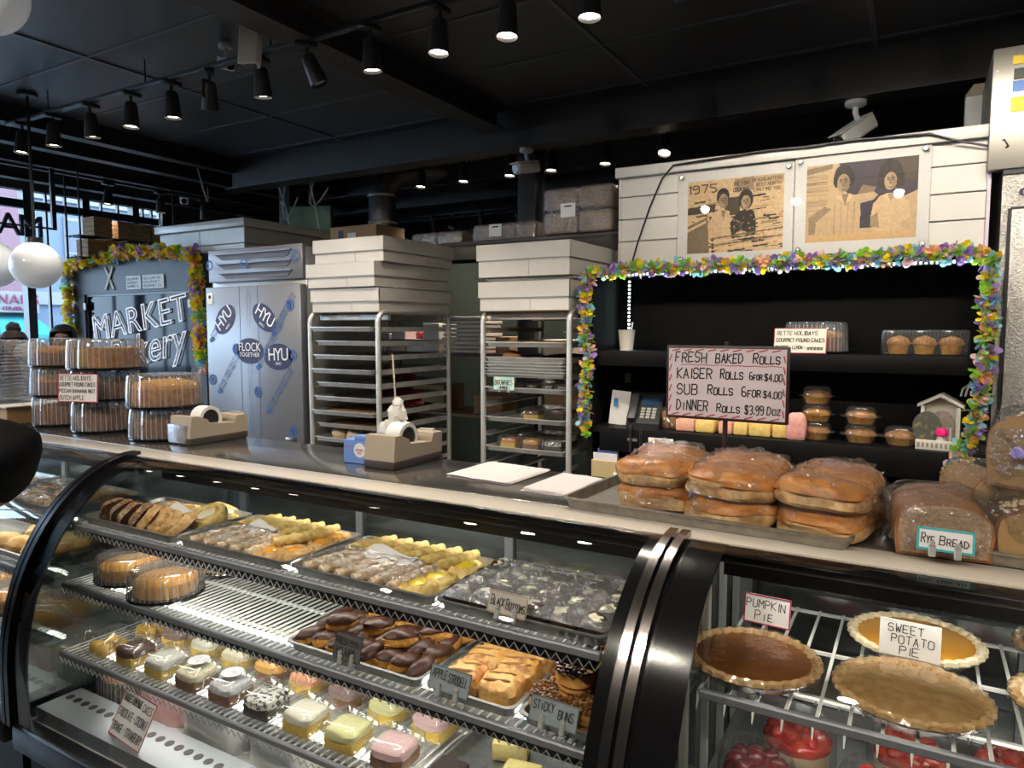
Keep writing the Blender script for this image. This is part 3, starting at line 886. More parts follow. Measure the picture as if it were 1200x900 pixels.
def ring_(m, c, r0, r1, sx=1., sz=1., n=28, rot=0., y=-.0275):
    v = []
    for i in range(n):
        a = 2*PI*i/n
        for rr in (r0, r1):
            x, z = rr*math.cos(a)*sx, rr*math.sin(a)*sz
            v.append((c[0]+x*math.cos(rot)-z*math.sin(rot), y, c[1]+x*math.sin(rot)+z*math.cos(rot)))
    m.add(v, [(2*i, 2*((i+1) % n), 2*((i+1) % n)+1, 2*i+1) for i in range(n)])
    return m
for (x, z, txt, rot, w) in [(-.235,1.735,('HYU',),.75,.115),(.115,1.745,('HYU',),-.6,.115),(-.02,1.545,('FLOCK','TOGETHER'),0,.125),(.225,1.515,('HYU',),0.03,.125)]:
    s = ring_(MB(), (0,0), .0001, 1, w*.95, w*.62, 32, rot, 0).obj('sticker', NAVY, door, (x,-.0275,z), smooth=0)
    if len(txt) == 1:
        O('lettering', font_mesh(txt[0], .088, WPR, 0, space=.85), s, (math.sin(rot)*.02, -.001, -.022*math.cos(rot)), (R(90), -rot, 0), (1.05,1.2,1))
        O('lettering', font_mesh('BIRD', .022, WPR, 0), s, (math.sin(rot)*.046, -.001, -.048), (R(90), -rot, 0))
    else:
        O('lettering', font_mesh(txt[0], .066, WPR, 0), s, (0,-.001,.0), (R(90),0,0), (.95,1.1,1))
        O('lettering', font_mesh(txt[1], .036, WPR, 0), s, (0,-.001,-.034), (R(90),0,0), (.95,1.,1))
pm = MB()
for (x, z) in [(.33,1.815),(-.14,1.555),(.345,1.525),(.045,1.30),(.335,1.08),(-.37,1.36)]:
    ring_(pm, (x,z), .022, .034)
    strokes(pm, 'N', x-.012, x+.014, z-.014, .03, .008, -.0277, 0)
for (x, z, l) in [(.06,1.46,.36),(.14,1.20,.33),(-.30,1.30,.30),(.20,1.66,.28),(-.36,1.62,.2)]:
    for k in (-1,1):
        mb = MB(); strokes(mb, 'ZTHE PROTECTIVE FILM'[:int(l*50)], 0, l, k*.014-.008, .016, .003, 0, .1)
        mt = Matrix.Translation((x,-.0277,z)) @ Matrix.Rotation(-R(52),4,'Y')
        pm.add(mb.v, mb.f, mt)
    pm.add([(x-.016,-.0277,z-.03),(x+.016,-.0277,z-.01),(x+.004,-.0277,z+.012),(x-.028,-.0277,z-.008)], [(0,1,2,3)])
for (x, z) in [(-.02,1.79),(-.02,1.36),(-.02,1.12)]:
    pm.box(x-.012,x-.010,-.0277,-.0275,z-.10,z+.07).box(x+.010,x+.012,-.0277,-.0275,z-.10,z+.07)
    for s in (-1,1): pm.add([(x+s*.026,-.0277,z+.06),(x+s*.024,-.0277,z+.06),(x-s*.001,-.0277,z+.12),(x+s*.001,-.0277,z+.122)], [(0,1,2,3)])
stuff(pm.obj('film_print', BLUEP, door, smooth=0))
vm = MB()
for (x, z) in [(-.375,2.07),(.36,2.10),(-.06,2.07)]: ring_(vm, (x,z), .020, .032, y=-.018)
stuff(vm.obj('film_print', BLUEP, t, smooth=0))

# ------------------------------------------------------------------ white plank booth behind the fridge
bo = struct(B(-5.40,-4.40,3.63,6.2,0,2.44).obj('wall_booth', M('booth_core', (.5,.48,.45), .5)))
for k in range(10):
    z0 = 2.435-.117*(k+1)
    for a, b in ((-5.40,-4.90),(-4.897,-4.385)):
        RB(a,b,3.612,3.63,z0+.0025,z0+.1145,.003,1).obj('plank', SHIP, bo)
    for a, b in ((3.615,4.4),(4.403,5.3),(5.303,6.2)):
        RB(-4.40,-4.385,a,b,z0+.0025,z0+.1145,.003,1).obj('plank', SHIP, bo)
RB(-5.44,-4.36,3.59,6.22,2.44,2.50,.004).obj('coping', SHIP, bo)

# ------------------------------------------------------------------ dark kiosk front with lettered glass
t = thing('kiosk_front', 'dark grey kiosk front with a lettered window framed by the smaller garland', 'kiosk', (0,0,0))
KW = M('kiosk_grey', (.052,.054,.072), .55)
for a in [(-6.50,-4.72,1.975,2.25),(-6.50,-6.33,.0,1.975),(-4.90,-4.72,0,1.975),(-6.33,-4.90,0,.85)]:
    B(a[0],a[1],3.50,3.58,a[2],a[3]).obj('panel', KW, t)
kg = B(-6.33,-4.90,3.53,3.545,.85,1.975).obj('glass', M('dark_reflective_glass', (.010,.012,.018), .06, .0, spec=.14), t)
m = MB().box(-6.33,-4.90,3.515,3.53,1.955,1.975).box(-6.33,-6.31,3.515,3.53,.85,1.955).box(-4.92,-4.90,3.515,3.53,.85,1.955)
m.obj('window_frame', BLKM, t)
OUTGLOW = M('white_outline_glow', (.85,.85,.88), .5, emit=((.9,.92,1.),.5))  # glow added to the white outlines to brighten the lettering
O('lettering', font_mesh('MARKET', .30, OUTGLOW, 0, outline=.0055, space=1.05), kg, (-5.585,3.515,1.66), (R(90),R(-8),0), (1.12,1.,1))
O('lettering', font_mesh('Bakery', .36, OUTGLOW, 0, outline=.005, shear=.25), kg, (-5.50,3.512,1.40), (R(90),R(-10),0), (1.05,1.,1))
for (x, w) in ((-5.59,.20),(-5.33,.28)):
    s = RB(-w/2,w/2,3.49,3.499,2.0,2.11,.001,1).obj('notice', PAPER, t, (x,0,0))
    mm = MB()
    for k in range(3): strokes(mm, 'GOURMET CAKES'[:6+2*k], x-w*.42, x+w*.4, 2.075-.03*k, .016, .003, 3.4885)
    mm.obj('lettering', INK, s, (-x,0,0))
for x in (-6.32,-4.89): RB(x-.02,x+.02,3.492,3.5,1.84,1.9,.002,1).obj('switch_plate', WHITE, t)
m = MB()
for r_ in (.55,-.55):
    c, s = math.cos(r_), math.sin(r_)
    q = [(-.012,-.11),(.012,-.11),(.012,.11),(-.012,.11)]
    m.prism([(-5.93+a*c-b*s, 2.10+a*s+b*c) for a, b in q], 3.488+(.004 if r_ > 0 else 0), 3.494+(.004 if r_ > 0 else 0), 'Y')
m.obj('rolling_pin_emblem', M('tan_emblem', (.55,.45,.33), .6), t)

# wooden crates on a hanging wire shelf
WOOD = M('crate_wood', (.50,.29,.13), .75, c2=(.26,.14,.06), ns=12, stretch=(1,1,8), bump=.3)
t = thing('hanging_shelf', 'black hanging wire shelf near the window holding wooden crates', 'shelf', (-6.08,3.7,2.25))
for z in (.018,.193):
    m = MB()
    for dx in (-.09,-.03,.03,.09): m.cyl((dx,-.42,z),(dx,.46,z),.005,6)
    for dy in (-.4,-.2,0,.2,.44): m.cyl((-.10,dy,z-.008),(.10,dy,z-.008),.005,6)
    m.obj('wire_deck', BLKM, t)
for dy in (-.40,.44):
    for dx in (-.10,.10): MB().cyl((dx,dy,0),(dx,dy,.97),.007,8).obj('hanger', BLKM, t)
def crate(label, y, z, w, d=.17, h=.15):
    t = thing('wooden_crate', label, 'crate', (-6.08,y,z), group='wooden crates by the window')
    B(-d/2+.012,d/2-.012,-w/2+.01,w/2-.01,.006,h-.012).obj('lining', M('crate_inner', (.16,.09,.045), .8), t)
    for k in range(4):
        z0 = k*h/4
        for s in (-1,1):
            x = s*(d/2-.006); RB(x-.006,x+.006,-w/2,w/2,z0+.002,z0+h/4-.002,.001,1).obj('slat', WOOD, t)
            yy = s*(w/2-.005); RB(-d/2+.012,d/2-.012,yy-.005,yy+.005,z0+.002,z0+h/4-.002,.001,1).obj('slat', WOOD, t)
crate('single wooden crate at the left end of the upper hanging shelf', 3.50, 2.449, .155, h=.165)
for i, y in enumerate((3.70,3.85,4.005)): crate('wooden crate on the upper hanging shelf, %s of the right hand group' % ORD[i], y, 2.449, .145)
for i, y in enumerate((3.44,3.60,3.76,3.92,4.07)): crate('wooden crate on the lower hanging shelf, %s from the left' % ORD[i], y, 2.274, .15)

# ------------------------------------------------------------------ screen, duct and cables at the back
t = thing('wall_monitor', 'small dim green screen hung from the beams beside the column', 'monitor', (-4.56,4.45,2.48), (0,0,.35))
RB(-.20,.20,-.015,.015,0,.25,.004).obj('bezel', BLK, t)
B(-.185,.185,-.0165,-.015,.015,.235).obj('screen', M('green_screen', (.10,.16,.11), .3, c2=(.02,.05,.04), ns=6, emit=((.2,.4,.28),.05)), t)
MB().cyl((0,0,.25),(0,0,.7),.012,8).obj('bracket', BLKM, t)
t = thing('air_duct', 'galvanised air duct elbow under the dark ceiling', 'duct', (-4.15,4.9,2.55))
MB().tube([(0,0,0),(0,0,.3),(.06,.1,.48),(.2,.3,.55),(.5,.9,.55)], .12, 20).obj('pipe', M('galvanised', (.30,.31,.33), .35, .9, c2=(.42,.42,.44), ns=6), t)
for z in (.05,.28): MB().lathe([(.124,z),(.128,z+.01),(.124,z+.02)], 24, close=False).obj('collar', ALU, t)
CAB = M('pale_cable', (.55,.53,.48), .6)
for i, (x, y, a, b) in enumerate([(-4.75,4.2,.5,.3),(-4.6,4.25,.45,-.25),(-4.45,4.3,.6,.2),(-4.3,4.3,.35,-.3),(-5.3,3.9,.3,.1)]):
    p = [(x + b*math.sin(k/12*PI)*.5, y + .1*k/12, 3.05 - a*math.sin(k/12*PI*.8)) for k in range(13)]
    p = [(p[0][0], p[0][1], 3.45 if i < 4 else 3.221)] + p
    o = MB().tube(p, .006, 6).obj('hanging_cable', CAB); tag(o, '%s pale cable drooping from the beams left of centre' % ORD[i], 'cable', 'drooping cables')

# ------------------------------------------------------------------ plank wall and black shelving alcove
SX0, SX1 = -1.33, .205
wb = struct(B(SX0+.005,SX1,3.41,3.56,1.95,2.42).obj('wall_bulkhead', M('booth_core', (.5,.48,.45), .5)))
zl = [1.955,2.000,2.113,2.222,2.332,2.425]
for k in range(5):
    for a, b in ((SX0,-.80),(-.797,-.14),(-.137,SX1)):
        RB(a,b,3.392,3.41,zl[k]+.002,zl[k+1]-.002,.003,1).obj('plank', SHIP, wb)
    RB(SX0-.008,SX0+.004,3.388,3.56,zl[k]+.002,zl[k+1]-.002,.002,1).obj('end_plank', SHIP, wb)
RB(SX0-.02,SX1+.035,3.365,3.58,2.425,2.475,.004).obj('coping', SHIP, wb)
B(SX1,SX1+.012,3.385,3.41,1.955,2.425).obj('corner_strip', M('lilac_strip', (.62,.52,.62), .3), wb)
t = thing('shelving_alcove', 'black wall shelving with two shelves under the white plank wall', 'shelving')
AB = M('alcove_black', (.005,.005,.0055), .45, c2=(.010,.0095,.009), ns=5, spec=.12)
B(-1.35,SX1+.01,3.46,3.49,0,1.955).obj('back_panel', AB, t)
B(-1.37,-1.345,3.10,3.49,0,1.955).obj('side_panel', AB, t)
B(SX1+.005,SX1+.03,3.10,3.49,0,1.955).obj('side_panel', AB, t)
B(-1.37,SX1+.03,3.10,3.40,1.935,1.955).obj('soffit', AB, t)
RB(-1.345,SX1+.005,3.12,3.46,1.545,1.575,.003).obj('shelf', AB, t)
RB(-1.345,SX1+.005,3.10,3.12,1.505,1.575,.003).obj('shelf_edge', AB, t)
RB(-1.345,SX1+.005,3.10,3.46,1.185,1.215,.003).obj('shelf', AB, t)
RB(-1.30,SX1+.005,3.08,3.10,1.105,1.215,.003).obj('shelf_edge', AB, t)
RB(-1.345,SX1+.005,3.0,3.46,.86,.90,.004).obj('work_shelf', AB, t)
# LED strip round the alcove
t = thing('led_strip', 'cool white dotted light strip along the top of the alcove', 'light strip')
B(-1.335,SX1,3.096,3.102,1.917,1.934).obj('tape', BLK, t)
m = MB()
for k in range(86): m.box(-1.33+k*.0178,-1.323+k*.0178,3.088,3.096,1.921,1.930)
stuff(m.obj('diodes', LEDM, t))
B(-1.30,-1.288,3.440,3.455,1.58,1.93).obj('tape', BLK, t)
m = MB()
for k in range(17): m.box(-1.299,-1.289,3.436,3.441,1.60+k*.0195,1.609+k*.0195)
stuff(m.obj('diodes', LEDM, t))
l = bpy.data.lights.new('led_glow', 'AREA'); l.shape = 'RECTANGLE'; l.size = 1.5; l.size_y = .01; l.energy = 1.6; l.color = (.72,.92,1.)
lo = bpy.data.objects.new('led_glow', l); COL.objects.link(lo); lo.parent = t; lo.location = (-.56,3.09,1.915); lo.rotation_euler = (R(-25),0,0)
# cable over the plank wall
cp = [(-1.26,3.36,1.98),(-1.23,3.372,2.10),(-1.17,3.374,2.27),(-1.11,3.37,2.40),(-1.05,3.355,2.455),(-.9,3.352,2.46),(-.62,3.35,2.47),(-.45,3.35,2.465),(-.28,3.35,2.47),(0,3.352,2.46),(.10,3.36,2.42),(.20,3.37,2.39),(.25,3.34,2.40),(.262,3.335,2.375),(.235,3.37,2.355)]
o = MB().tube(cp, .0045, 6).obj('black_cable', BLK); tag(o, 'thin black cable looping over the plank wall above the photographs', 'cable')

# ------------------------------------------------------------------ framed photographs (flat prints under acrylic)
def canvas(w, h, c): 
    a = np.empty((h, w, 3)); a[:] = c; return a
def ell(a, cx, cy, rx, ry, c, rot=0.):
    h, w = a.shape[:2]
    Y, X = np.mgrid[0:h, 0:w]
    x, y = (X+.5)/w-cx, ((Y+.5)/h-cy)
    x, y = x*math.cos(rot)+y*math.sin(rot), -x*math.sin(rot)+y*math.cos(rot)
    k = (x/rx)**2+(y/ry)**2 < 1
    a[k] = c
def pol(a, pts, c):
    h, w = a.shape[:2]
    Y, X = np.mgrid[0:h, 0:w]
    X = (X+.5)/w; Y = (Y+.5)/h
    ins = np.zeros((h, w), bool)
    n = len(pts)
    for i in range(n):
        x0, y0 = pts[i]; x1, y1 = pts[(i+1) % n]
        if y0 == y1: continue
        c_ = ((y0 > Y) != (y1 > Y)) & (X < (x1-x0)*(Y-y0)/(y1-y0)+x0)
        ins ^= c_
    a[ins] = c
def grain(a, amt, seed):
    rg = np.random.RandomState(seed)
    h, w = a.shape[:2]
    n = rg.rand(h, w, 1)*2-1
    c = np.kron(rg.rand(h//4+1, w//4+1), np.ones((4,4)))[:h, :w, None]*2-1
    return np.clip(a*(1+amt*n+amt*c), 0, 1)
def sep(v):
    v = min(v, 1.)**1.35
    return (v*.90, v*.62, v*.34)
def face(a, cx, cy, s, sk, dk, hair):
    hair()
    ell(a, cx, cy, .052*s, .105*s, sep(sk))
    ell(a, cx+.018*s, cy+.01*s, .03*s, .085*s, sep(sk*.72))
    for d in (-.020,.020):
        ell(a, cx+d*s, cy-.015*s, .009*s, .009*s, sep(dk*2.2)); ell(a, cx+d*s, cy-.04*s, .015*s, .006*s, sep(dk*2.))
    pol(a, [(cx-.004*s,cy-.01*s),(cx+.006*s,cy-.01*s),(cx+.011*s,cy+.03*s),(cx-.009*s,cy+.03*s)], sep(sk*.6))
    ell(a, cx, cy+.055*s, .016*s, .008*s, sep(sk*1.35)); ell(a, cx, cy+.066*s, .017*s, .005*s, sep(dk*3))
def photo_b():
    a = canvas(170, 120, sep(.72))
    rg = np.random.RandomState(2)
    for k in range(40):
        y = rg.rand(); pol(a, [(0,y*.6),(.2,y*.6),(.2,y*.6+.008),(0,y*.6+.012)], sep(rg.uniform(.45,.8)))
    pol(a, [(.30,.0),(1,.0),(1,.42),(.86,.5),(.5,.55),(.36,.36)], (.05,.035,.045))
    pol(a, [(.78,0),(1,0),(1,.3),(.8,.25)], sep(.16)); pol(a, [(.0,.04),(.24,.0),(.24,.06),(0,.12)], sep(.4))
    pol(a, [(.52,.3),(.64,.34),(.60,.5),(.45,.48)], sep(.38))
    pol(a, [(.5,.45),(.66,.42),(.62,.85),(.48,.85)], (.04,.03,.05))
    # man with hand on hip, arm round the woman
    pol(a, [(.18,.54),(.29,.42),(.40,.40),(.50,.46),(.51,.66),(.50,1),(.22,1),(.21,.68),(.16,.66)], sep(.74))
    pol(a, [(.18,.54),(.24,.58),(.10,.74),(.03,.72),(.02,.68)], sep(.50)); pol(a, [(.03,.70),(.10,.74),(.09,.90),(.03,.90)], sep(.46))
    pol(a, [(.44,.42),(.62,.40),(.66,.44),(.62,.50),(.48,.54)], sep(.70))
    for x in (.27,.33,.39,.45): pol(a, [(x,.5),(x+.008,.5),(x+.003,1),(x-.005,1)], sep(.55))
    pol(a, [(.31,.40),(.40,.40),(.37,.56)], sep(.42)); pol(a, [(.28,.42),(.33,.40),(.36,.52)], sep(.85)); pol(a, [(.40,.39),(.45,.43),(.37,.52)], sep(.85))
    def h1():
        ell(a, .345,.17,.088,.15, sep(.06)); ell(a, .285,.22,.035,.09, sep(.06)); ell(a,.41,.2,.035,.1,sep(.06))
    face(a, .345, .26, 1.12, .55, .07, h1)
    pol(a, [(.62,.55),(.68,.46),(.76,.43),(.86,.46),(.93,.56),(.95,.74),(.88,.80),(.86,1),(.64,1),(.66,.7),(.60,.72)], sep(.80))
    pol(a, [(.60,.72),(.66,.66),(.68,.86),(.60,.84)], sep(.5)); pol(a, [(.72,.44),(.82,.44),(.77,.54)], sep(.55)); pol(a, [(.70,.46),(.74,.43),(.77,.54)], sep(.9))
    def h2():
        ell(a,.765,.20,.105,.19,sep(.07)); ell(a,.70,.28,.05,.10,sep(.08)); ell(a,.84,.27,.05,.11,sep(.08))
    face(a, .765, .285, 1.05, .62, .07, h2)
    pol(a, [(0,.93),(.4,.9),(1,.92),(1,1),(0,1)], (.66,.42,.18))
    return grain(a, .07, 4)
def photo_a():
    a = canvas(150, 116, sep(.82))
    rg = np.random.RandomState(5)
    for k in range(120):
        x, y = rg.rand(), rg.uniform(.25,1); w, h = rg.uniform(.02,.2), rg.uniform(.006,.03)
        pol(a, [(x,y),(x+w,y-w*.1),(x+w,y-w*.1+h),(x,y+h)], sep(rg.choice([.12,.25,.5,.7,.9])))
    pol(a, [(.5,.02),(.70,0),(.70,.18),(.5,.2)], sep(.50)); pol(a, [(.72,0),(1,0),(1,.12),(.72,.16)], sep(.70)); pol(a, [(.0,.36),(.3,.33),(.3,.44),(0,.46)], sep(.12)); pol(a, [(.4,.27),(.56,.25),(.56,.5),(.4,.5)], sep(.15))
    pol(a, [(.0,.62),(.22,.5),(.24,1),(0,1)], sep(.35)); pol(a, [(.0,.66),(.2,.55),(.2,.58),(0,.7)], sep(.9)); pol(a, [(.24,.5),(.27,.5),(.30,1),(.27,1)], sep(.1))
    pol(a, [(.22,.62),(.28,.46),(.36,.41),(.45,.44),(.46,.62),(.44,.80),(.24,.82)], sep(.78)); pol(a, [(.36,.42),(.41,.43),(.39,.56)], sep(.4))
    face(a, .385, .30, .95, .5, .08, lambda: (ell(a,.38,.24,.068,.12,sep(.07)),))
    pol(a, [(.46,.60),(.54,.46),(.60,.44),(.70,.46),(.73,.6),(.72,.86),(.48,.84)], sep(.07))
    for k in range(26): ell(a, rg.uniform(.5,.72), rg.uniform(.5,.8), .012, .012, sep(rg.uniform(.2,.5)))
    face(a, .62, .34, .9, .62, .08, lambda: (ell(a,.62,.30,.075,.14,sep(.06)),))
    ell(a, .58,.76,.06,.035,sep(.8))
    for k in range(4):
        y = .80+.05*k; pol(a, [(.25,y),(1,y-.10),(1,y-.08),(.25,y+.022)], sep(.88 if k % 2 else .3))
    return grain(a, .1, 9)
ACRY = clear('acrylic_sheet', (.985,.985,.985), .045, .5, .012)
PRT = vcol_mat('photo_print', .45)
def framed(label, x, z, w, h, px, pz, pw, ph, img, cap=None):
    t = thing('framed_photograph', label, 'photograph', (x, 3.388, z), group='framed photographs')
    RB(-w/2,w/2,-.008,-.004,0,h,.001,1).obj('backing', M('white_backing', (.70,.69,.66), .25), t)
    p = O('print', paint_mesh('print', img, pw, ph, PRT), t, (px,-.0095,pz))
    if cap:
        mm = MB()
        for q in cap: strokes(mm, q[0], q[1], q[2], q[3], q[4], q[5], -.0105, .03, 0)
        mm.obj('lettering', M('sepia_ink', (.10,.06,.035), .6), t, smooth=0)
    RB(-w/2,w/2,-.016,-.012,0,h,.001,1).obj('acrylic_panel', ACRY, t)
    for a, b in ((-w/2+.022,.022),(w/2-.022,.022),(-w/2+.022,h-.022),(w/2-.022,h-.022)):
        MB().lathe([(.011,0),(.011,.02),(.008,.024),(.0001,.024)], 16).obj('standoff', M('satin_steel', (.7,.68,.64), .25, 1.), t, (a,-.004,b), (R(90),0,0))
framed('smaller sepia photograph captioned 1975 on the plank wall', -.772, 1.99, .522, .425, .005, .045, .432, .335, photo_a(),
       [('1975', -.205,-.065,.325,.036,.006), ('THE FISH', -.0,.07,.345,.016,.003), ('COOKING', 0,.07,.318,.016,.003), ('HEADQUARTERS', .085,.215,.355,.014,.0025), ('BEST NORTH', .10,.21,.333,.014,.0025), ('CAN FIND YOU', .09,.21,.311,.014,.0025)])
framed('larger sepia photograph of two smiling people on the plank wall', -.247, 2.004, .518, .425, .002, .052, .425, .33, photo_b())

# ------------------------------------------------------------------ garlands
PCOL = [('petal_green',(.30,.62,.06)),('petal_orange',(.95,.48,.28)),('petal_yellow',(.95,.72,.03)),('petal_blue',(.30,.66,.78)),('petal_purple',(.42,.24,.66)),('petal_pink',(.95,.60,.60))]
def petal_mesh(mat, seed, s, n=15):
    rg = random.Random(seed)
    m = MB()
    for k in range(n):
        l, w = s*rg.uniform(.75,1.25), s*rg.uniform(.24,.42)
        pts = [(0,0,0)]
        for a in range(-60, 241, 50): pts.append((w*math.cos(R(a))*.9, 0, l*.68+w*math.sin(R(a))*1.1))
        v = [(x, .12*s*math.sin(z/l*2.), z) for x, y, z in pts]
        mt = Euler((rg.uniform(-1.5,1.5), rg.uniform(0,2*PI), rg.uniform(-1.,1.))).to_matrix().to_4x4()
        m.add(v, [tuple(range(len(v)))], mt)
    return m.mesh('flower', mat, 0)
def garland(label, path, s, step, name='garland', order=(0,1,2,3,4,0,5,2,3,4)):
    t = thing(name, label, 'garland', path[0])
    o0 = Vector(path[0])
    MB().tube([Vector(p)-o0 for p in path], .003, 5).obj('string', M('green_string', (.15,.3,.08), .7), t)
    ms = [[petal_mesh(petal_mat(nm, c), 10*i+k, s) for k in range(2)] for i, (nm, c) in enumerate(PCOL)]
    d = 0.; seg = 0; k = 0
    P = [Vector(p) for p in path]
    tot = sum((b-a).length for a, b in zip(P[:-1], P[1:]))
    n = int(tot/step)
    for i in range(n):
        d = tot*i/(n-1); acc = 0
        for a, b in zip(P[:-1], P[1:]):
            l = (b-a).length
            if acc+l >= d-1e-6: break
            acc += l
        q = a + (b-a)*((d-acc)/l) - o0
        rr = random.Random(i)
        q += Vector((rr.uniform(-1,1), rr.uniform(-.6,.2), rr.uniform(-1,1)))*s*.35
        O('flower', ms[order[i % len(order)]][i % 2], t, q, (rr.uniform(-3,3), rr.uniform(-3,3), rr.uniform(-3,3)))
    return t
garland('long pastel petal garland round the black shelving alcove', [(-1.375,3.075,1.20),(-1.362,3.07,1.5),(-1.37,3.07,1.80),(-1.365,3.07,1.935),(-1.1,3.07,1.948),(-.6,3.07,1.945),(-.1,3.07,1.95),(.10,3.07,1.955),(.195,3.07,1.945),(.215,3.07,1.8),(.205,3.07,1.6),(.195,3.065,1.4),(.165,3.06,1.25),(.12,3.05,1.13)], .036, .0150)
garland('yellow and pastel petal garland round the kiosk front', [(-6.50,3.46,1.62),(-6.49,3.46,2.24),(-6.0,3.45,2.27),(-5.55,3.45,2.30),(-5.1,3.45,2.27),(-4.74,3.45,2.25),(-4.72,3.46,1.8),(-4.73,3.46,1.4)], .060, .030, order=(2,1,2,0,2,3,1,2,4,2))

# ------------------------------------------------------------------ walk-in cooler on the right
STU = M('stucco_aluminium', (.34,.33,.31), .34, .85, c2=(.44,.43,.40), ns=90, bump=1.0, bs=160)
SHT = M('galvanised_sheet', (.62,.59,.52), .32, .75, c2=(.5,.48,.43), ns=5)
t = thing('walk_in_cooler', 'embossed aluminium walk-in cooler at the right edge with a machine box on top', 'cooler', (0,0,0))
B(.252,1.75,3.36,4.9,0,2.29).obj('cabinet', STU, t)
dr = RB(.283,1.25,3.335,3.36,.15,2.135,.006).obj('door', STU, t)
B(.274,.283,3.345,3.36,.15,2.14).obj('gasket', BLK, t); B(.283,1.25,3.345,3.36,2.135,2.145).obj('gasket', BLK, t)
B(.252,1.75,3.350,3.36,2.272,2.29).obj('top_trim', BLKM, t)
s = ring_(MB(), (0,0), .0001, 1, .03, .018, 24, 0, 0).obj('badge', NAVY, t, (.335,3.349,2.20), smooth=0)
O('lettering', font_mesh('N', .024, WPR, 0), s, (-.008,-.001,-.009), (R(90),0,0))
mbx = RB(.20,1.3,3.34,3.9,2.29,2.745,.005).obj('machine_box', SHT, t)
B(.20,1.3,3.338,3.34,2.55,2.553).obj('seam', BLKM, mbx)
YEL = M('yellow_label', (.85,.62,.03), .5)
for (a, b, c, d_, mt) in [(.262,.34,2.675,2.708,YEL),(.268,.34,2.62,2.66,BLK),(.266,.36,2.575,2.615,M('blue_label',(.02,.16,.55),.4)),(.262,.34,2.50,2.555,YEL)]:
    RB(a,b,3.336,3.34,c,d_,.001,1).obj('label', mt, mbx)
for z in (2.66,2.6): MB().cyl((.215,3.338,z),(.215,3.342,z),.006,8).obj('screw', WHITE, mbx)
t = thing('junction_box', 'pale box on the back wall beside the cooler top', 'box', (.2,4.05,2.60))
RB(-.06,.06,-.05,.05,0,.16,.004).obj('body', WHITE, t)
MB().prism([(-.065,.16),(.065,.16),(.03,.21),(-.03,.21)], -.055,.055,'Y').obj('hood', M('hood_tan', (.45,.38,.28), .6), t)
B(-.02,.02,-.02,.05,-.5,0).obj('stem', BLKM, t)
# finer grain for everything small that follows
_M0 = M
def M(*a, **k):
    if 'ns' in k: k['ns'] = k['ns']*3.5
    return _M0(*a, **k)
# ------------------------------------------------------------------ signs and cards
CARDW = M('white_card', (.84,.82,.80), .55)
def sign(name, label, w, h, lines, loc, rz=0., tilt=0., card=CARDW, ink=INK, border=None, bw=.004, iw=.0022, cat='sign', group=None, clips=0, jit=.1):
    t = thing(name, label, cat, loc, (tilt, 0, rz), group)
    RB(-w/2,w/2,-.001,.001,0,h,.0005,1).obj('card', card, t)
    if border:
        MB().box(-w/2,w/2,-.0016,-.001,0,bw).box(-w/2,w/2,-.0016,-.001,h-bw,h).box(-w/2,-w/2+bw,-.0016,-.001,bw,h-bw).box(w/2-bw,w/2,-.0016,-.001,bw,h-bw).obj('border', border, t)
    m = MB()
    for (s, a, b, zf, hf) in lines:
        strokes(m, s, -w/2+a*w, -w/2+b*w, zf*h, hf*h, iw, -.0019, jit)
    m.obj('lettering', ink, t, smooth=0)
    for k in range(clips):
        x = (-.22 if k == 0 else .22)*w*1.0
        MB().rbox(x-.006,x+.006,-.005,.006,-.012,.010,.002,1).cyl((x,-.006,.014),(x,.004,.014),.005,10).obj('clip', ALU, t)
    return t
t = thing('roll_price_sign', 'framed hand written board listing fresh baked rolls on a brown pole', 'sign', (-.443,1.905,1.2445), (0,0,-.05))
FRM = M('dark_brown_frame', (.035,.016,.014), .4)
W_, H_ = .325, .200
MB().rbox(-.006,.006,-.003,.007,.002,.40,.002,1).obj('pole', FRM, t)
MB().rbox(-.05,.05,-.03,.03,0,.006,.002,1).obj('foot', FRM, t)
bd = MB().rbox(-W_/2,W_/2,-.010,-.002,.19,.19+H_,.004,2).obj('frame', FRM, t, rot=(0,0,0))
B(-W_/2+.008,W_/2-.008,-.0115,-.010,.198,.182+H_).obj('board', M('lilac_white_card', (.66,.58,.60), .5), t)
m = MB(); y = -.0125
strokes(m, 'FRESH', -.135,-.045,.345,.026,.0032,y); strokes(m, 'BAKED', -.025,.050,.345,.024,.0032,y); strokes(m, 'Rolls', .072,.142,.345,.026,.0032,y)
strokes(m, 'KAISER', -.130,-.030,.301,.027,.0032,y); strokes(m, 'Rolls', -.012,.050,.303,.025,.0032,y); strokes(m, '6for', .064,.098,.303,.018,.0026,y); strokes(m, '$4.00', .102,.148,.301,.018,.0026,y)
strokes(m, 'SUB', -.130,-.068,.258,.027,.0032,y); strokes(m, 'Rolls', -.045,.025,.260,.025,.0032,y); strokes(m, '6for', .045,.096,.258,.024,.0030,y); strokes(m, '$4.00', .100,.148,.257,.018,.0026,y)
strokes(m, 'DiNNER', -.130,-.040,.214,.027,.0032,y); strokes(m, 'Rolls', -.020,.044,.214,.022,.0030,y); strokes(m, '$3.99', .054,.104,.212,.023,.0028,y); strokes(m, 'Doz', .110,.146,.214,.020,.0026,y)
m.obj('lettering', INK, t, smooth=0)
m = MB()
def dash(x0,z0,x1,z1,w=.003):
    d = Vector((x1-x0,0,z1-z0)); n_ = Vector((-d.z,0,d.x)).normalized()*w/2
    m.add([(x0-n_.x,y,z0-n_.z),(x1-n_.x,y,z1-n_.z),(x1+n_.x,y,z1+n_.z),(x0+n_.x,y,z0+n_.z)],[(0,1,2,3)])
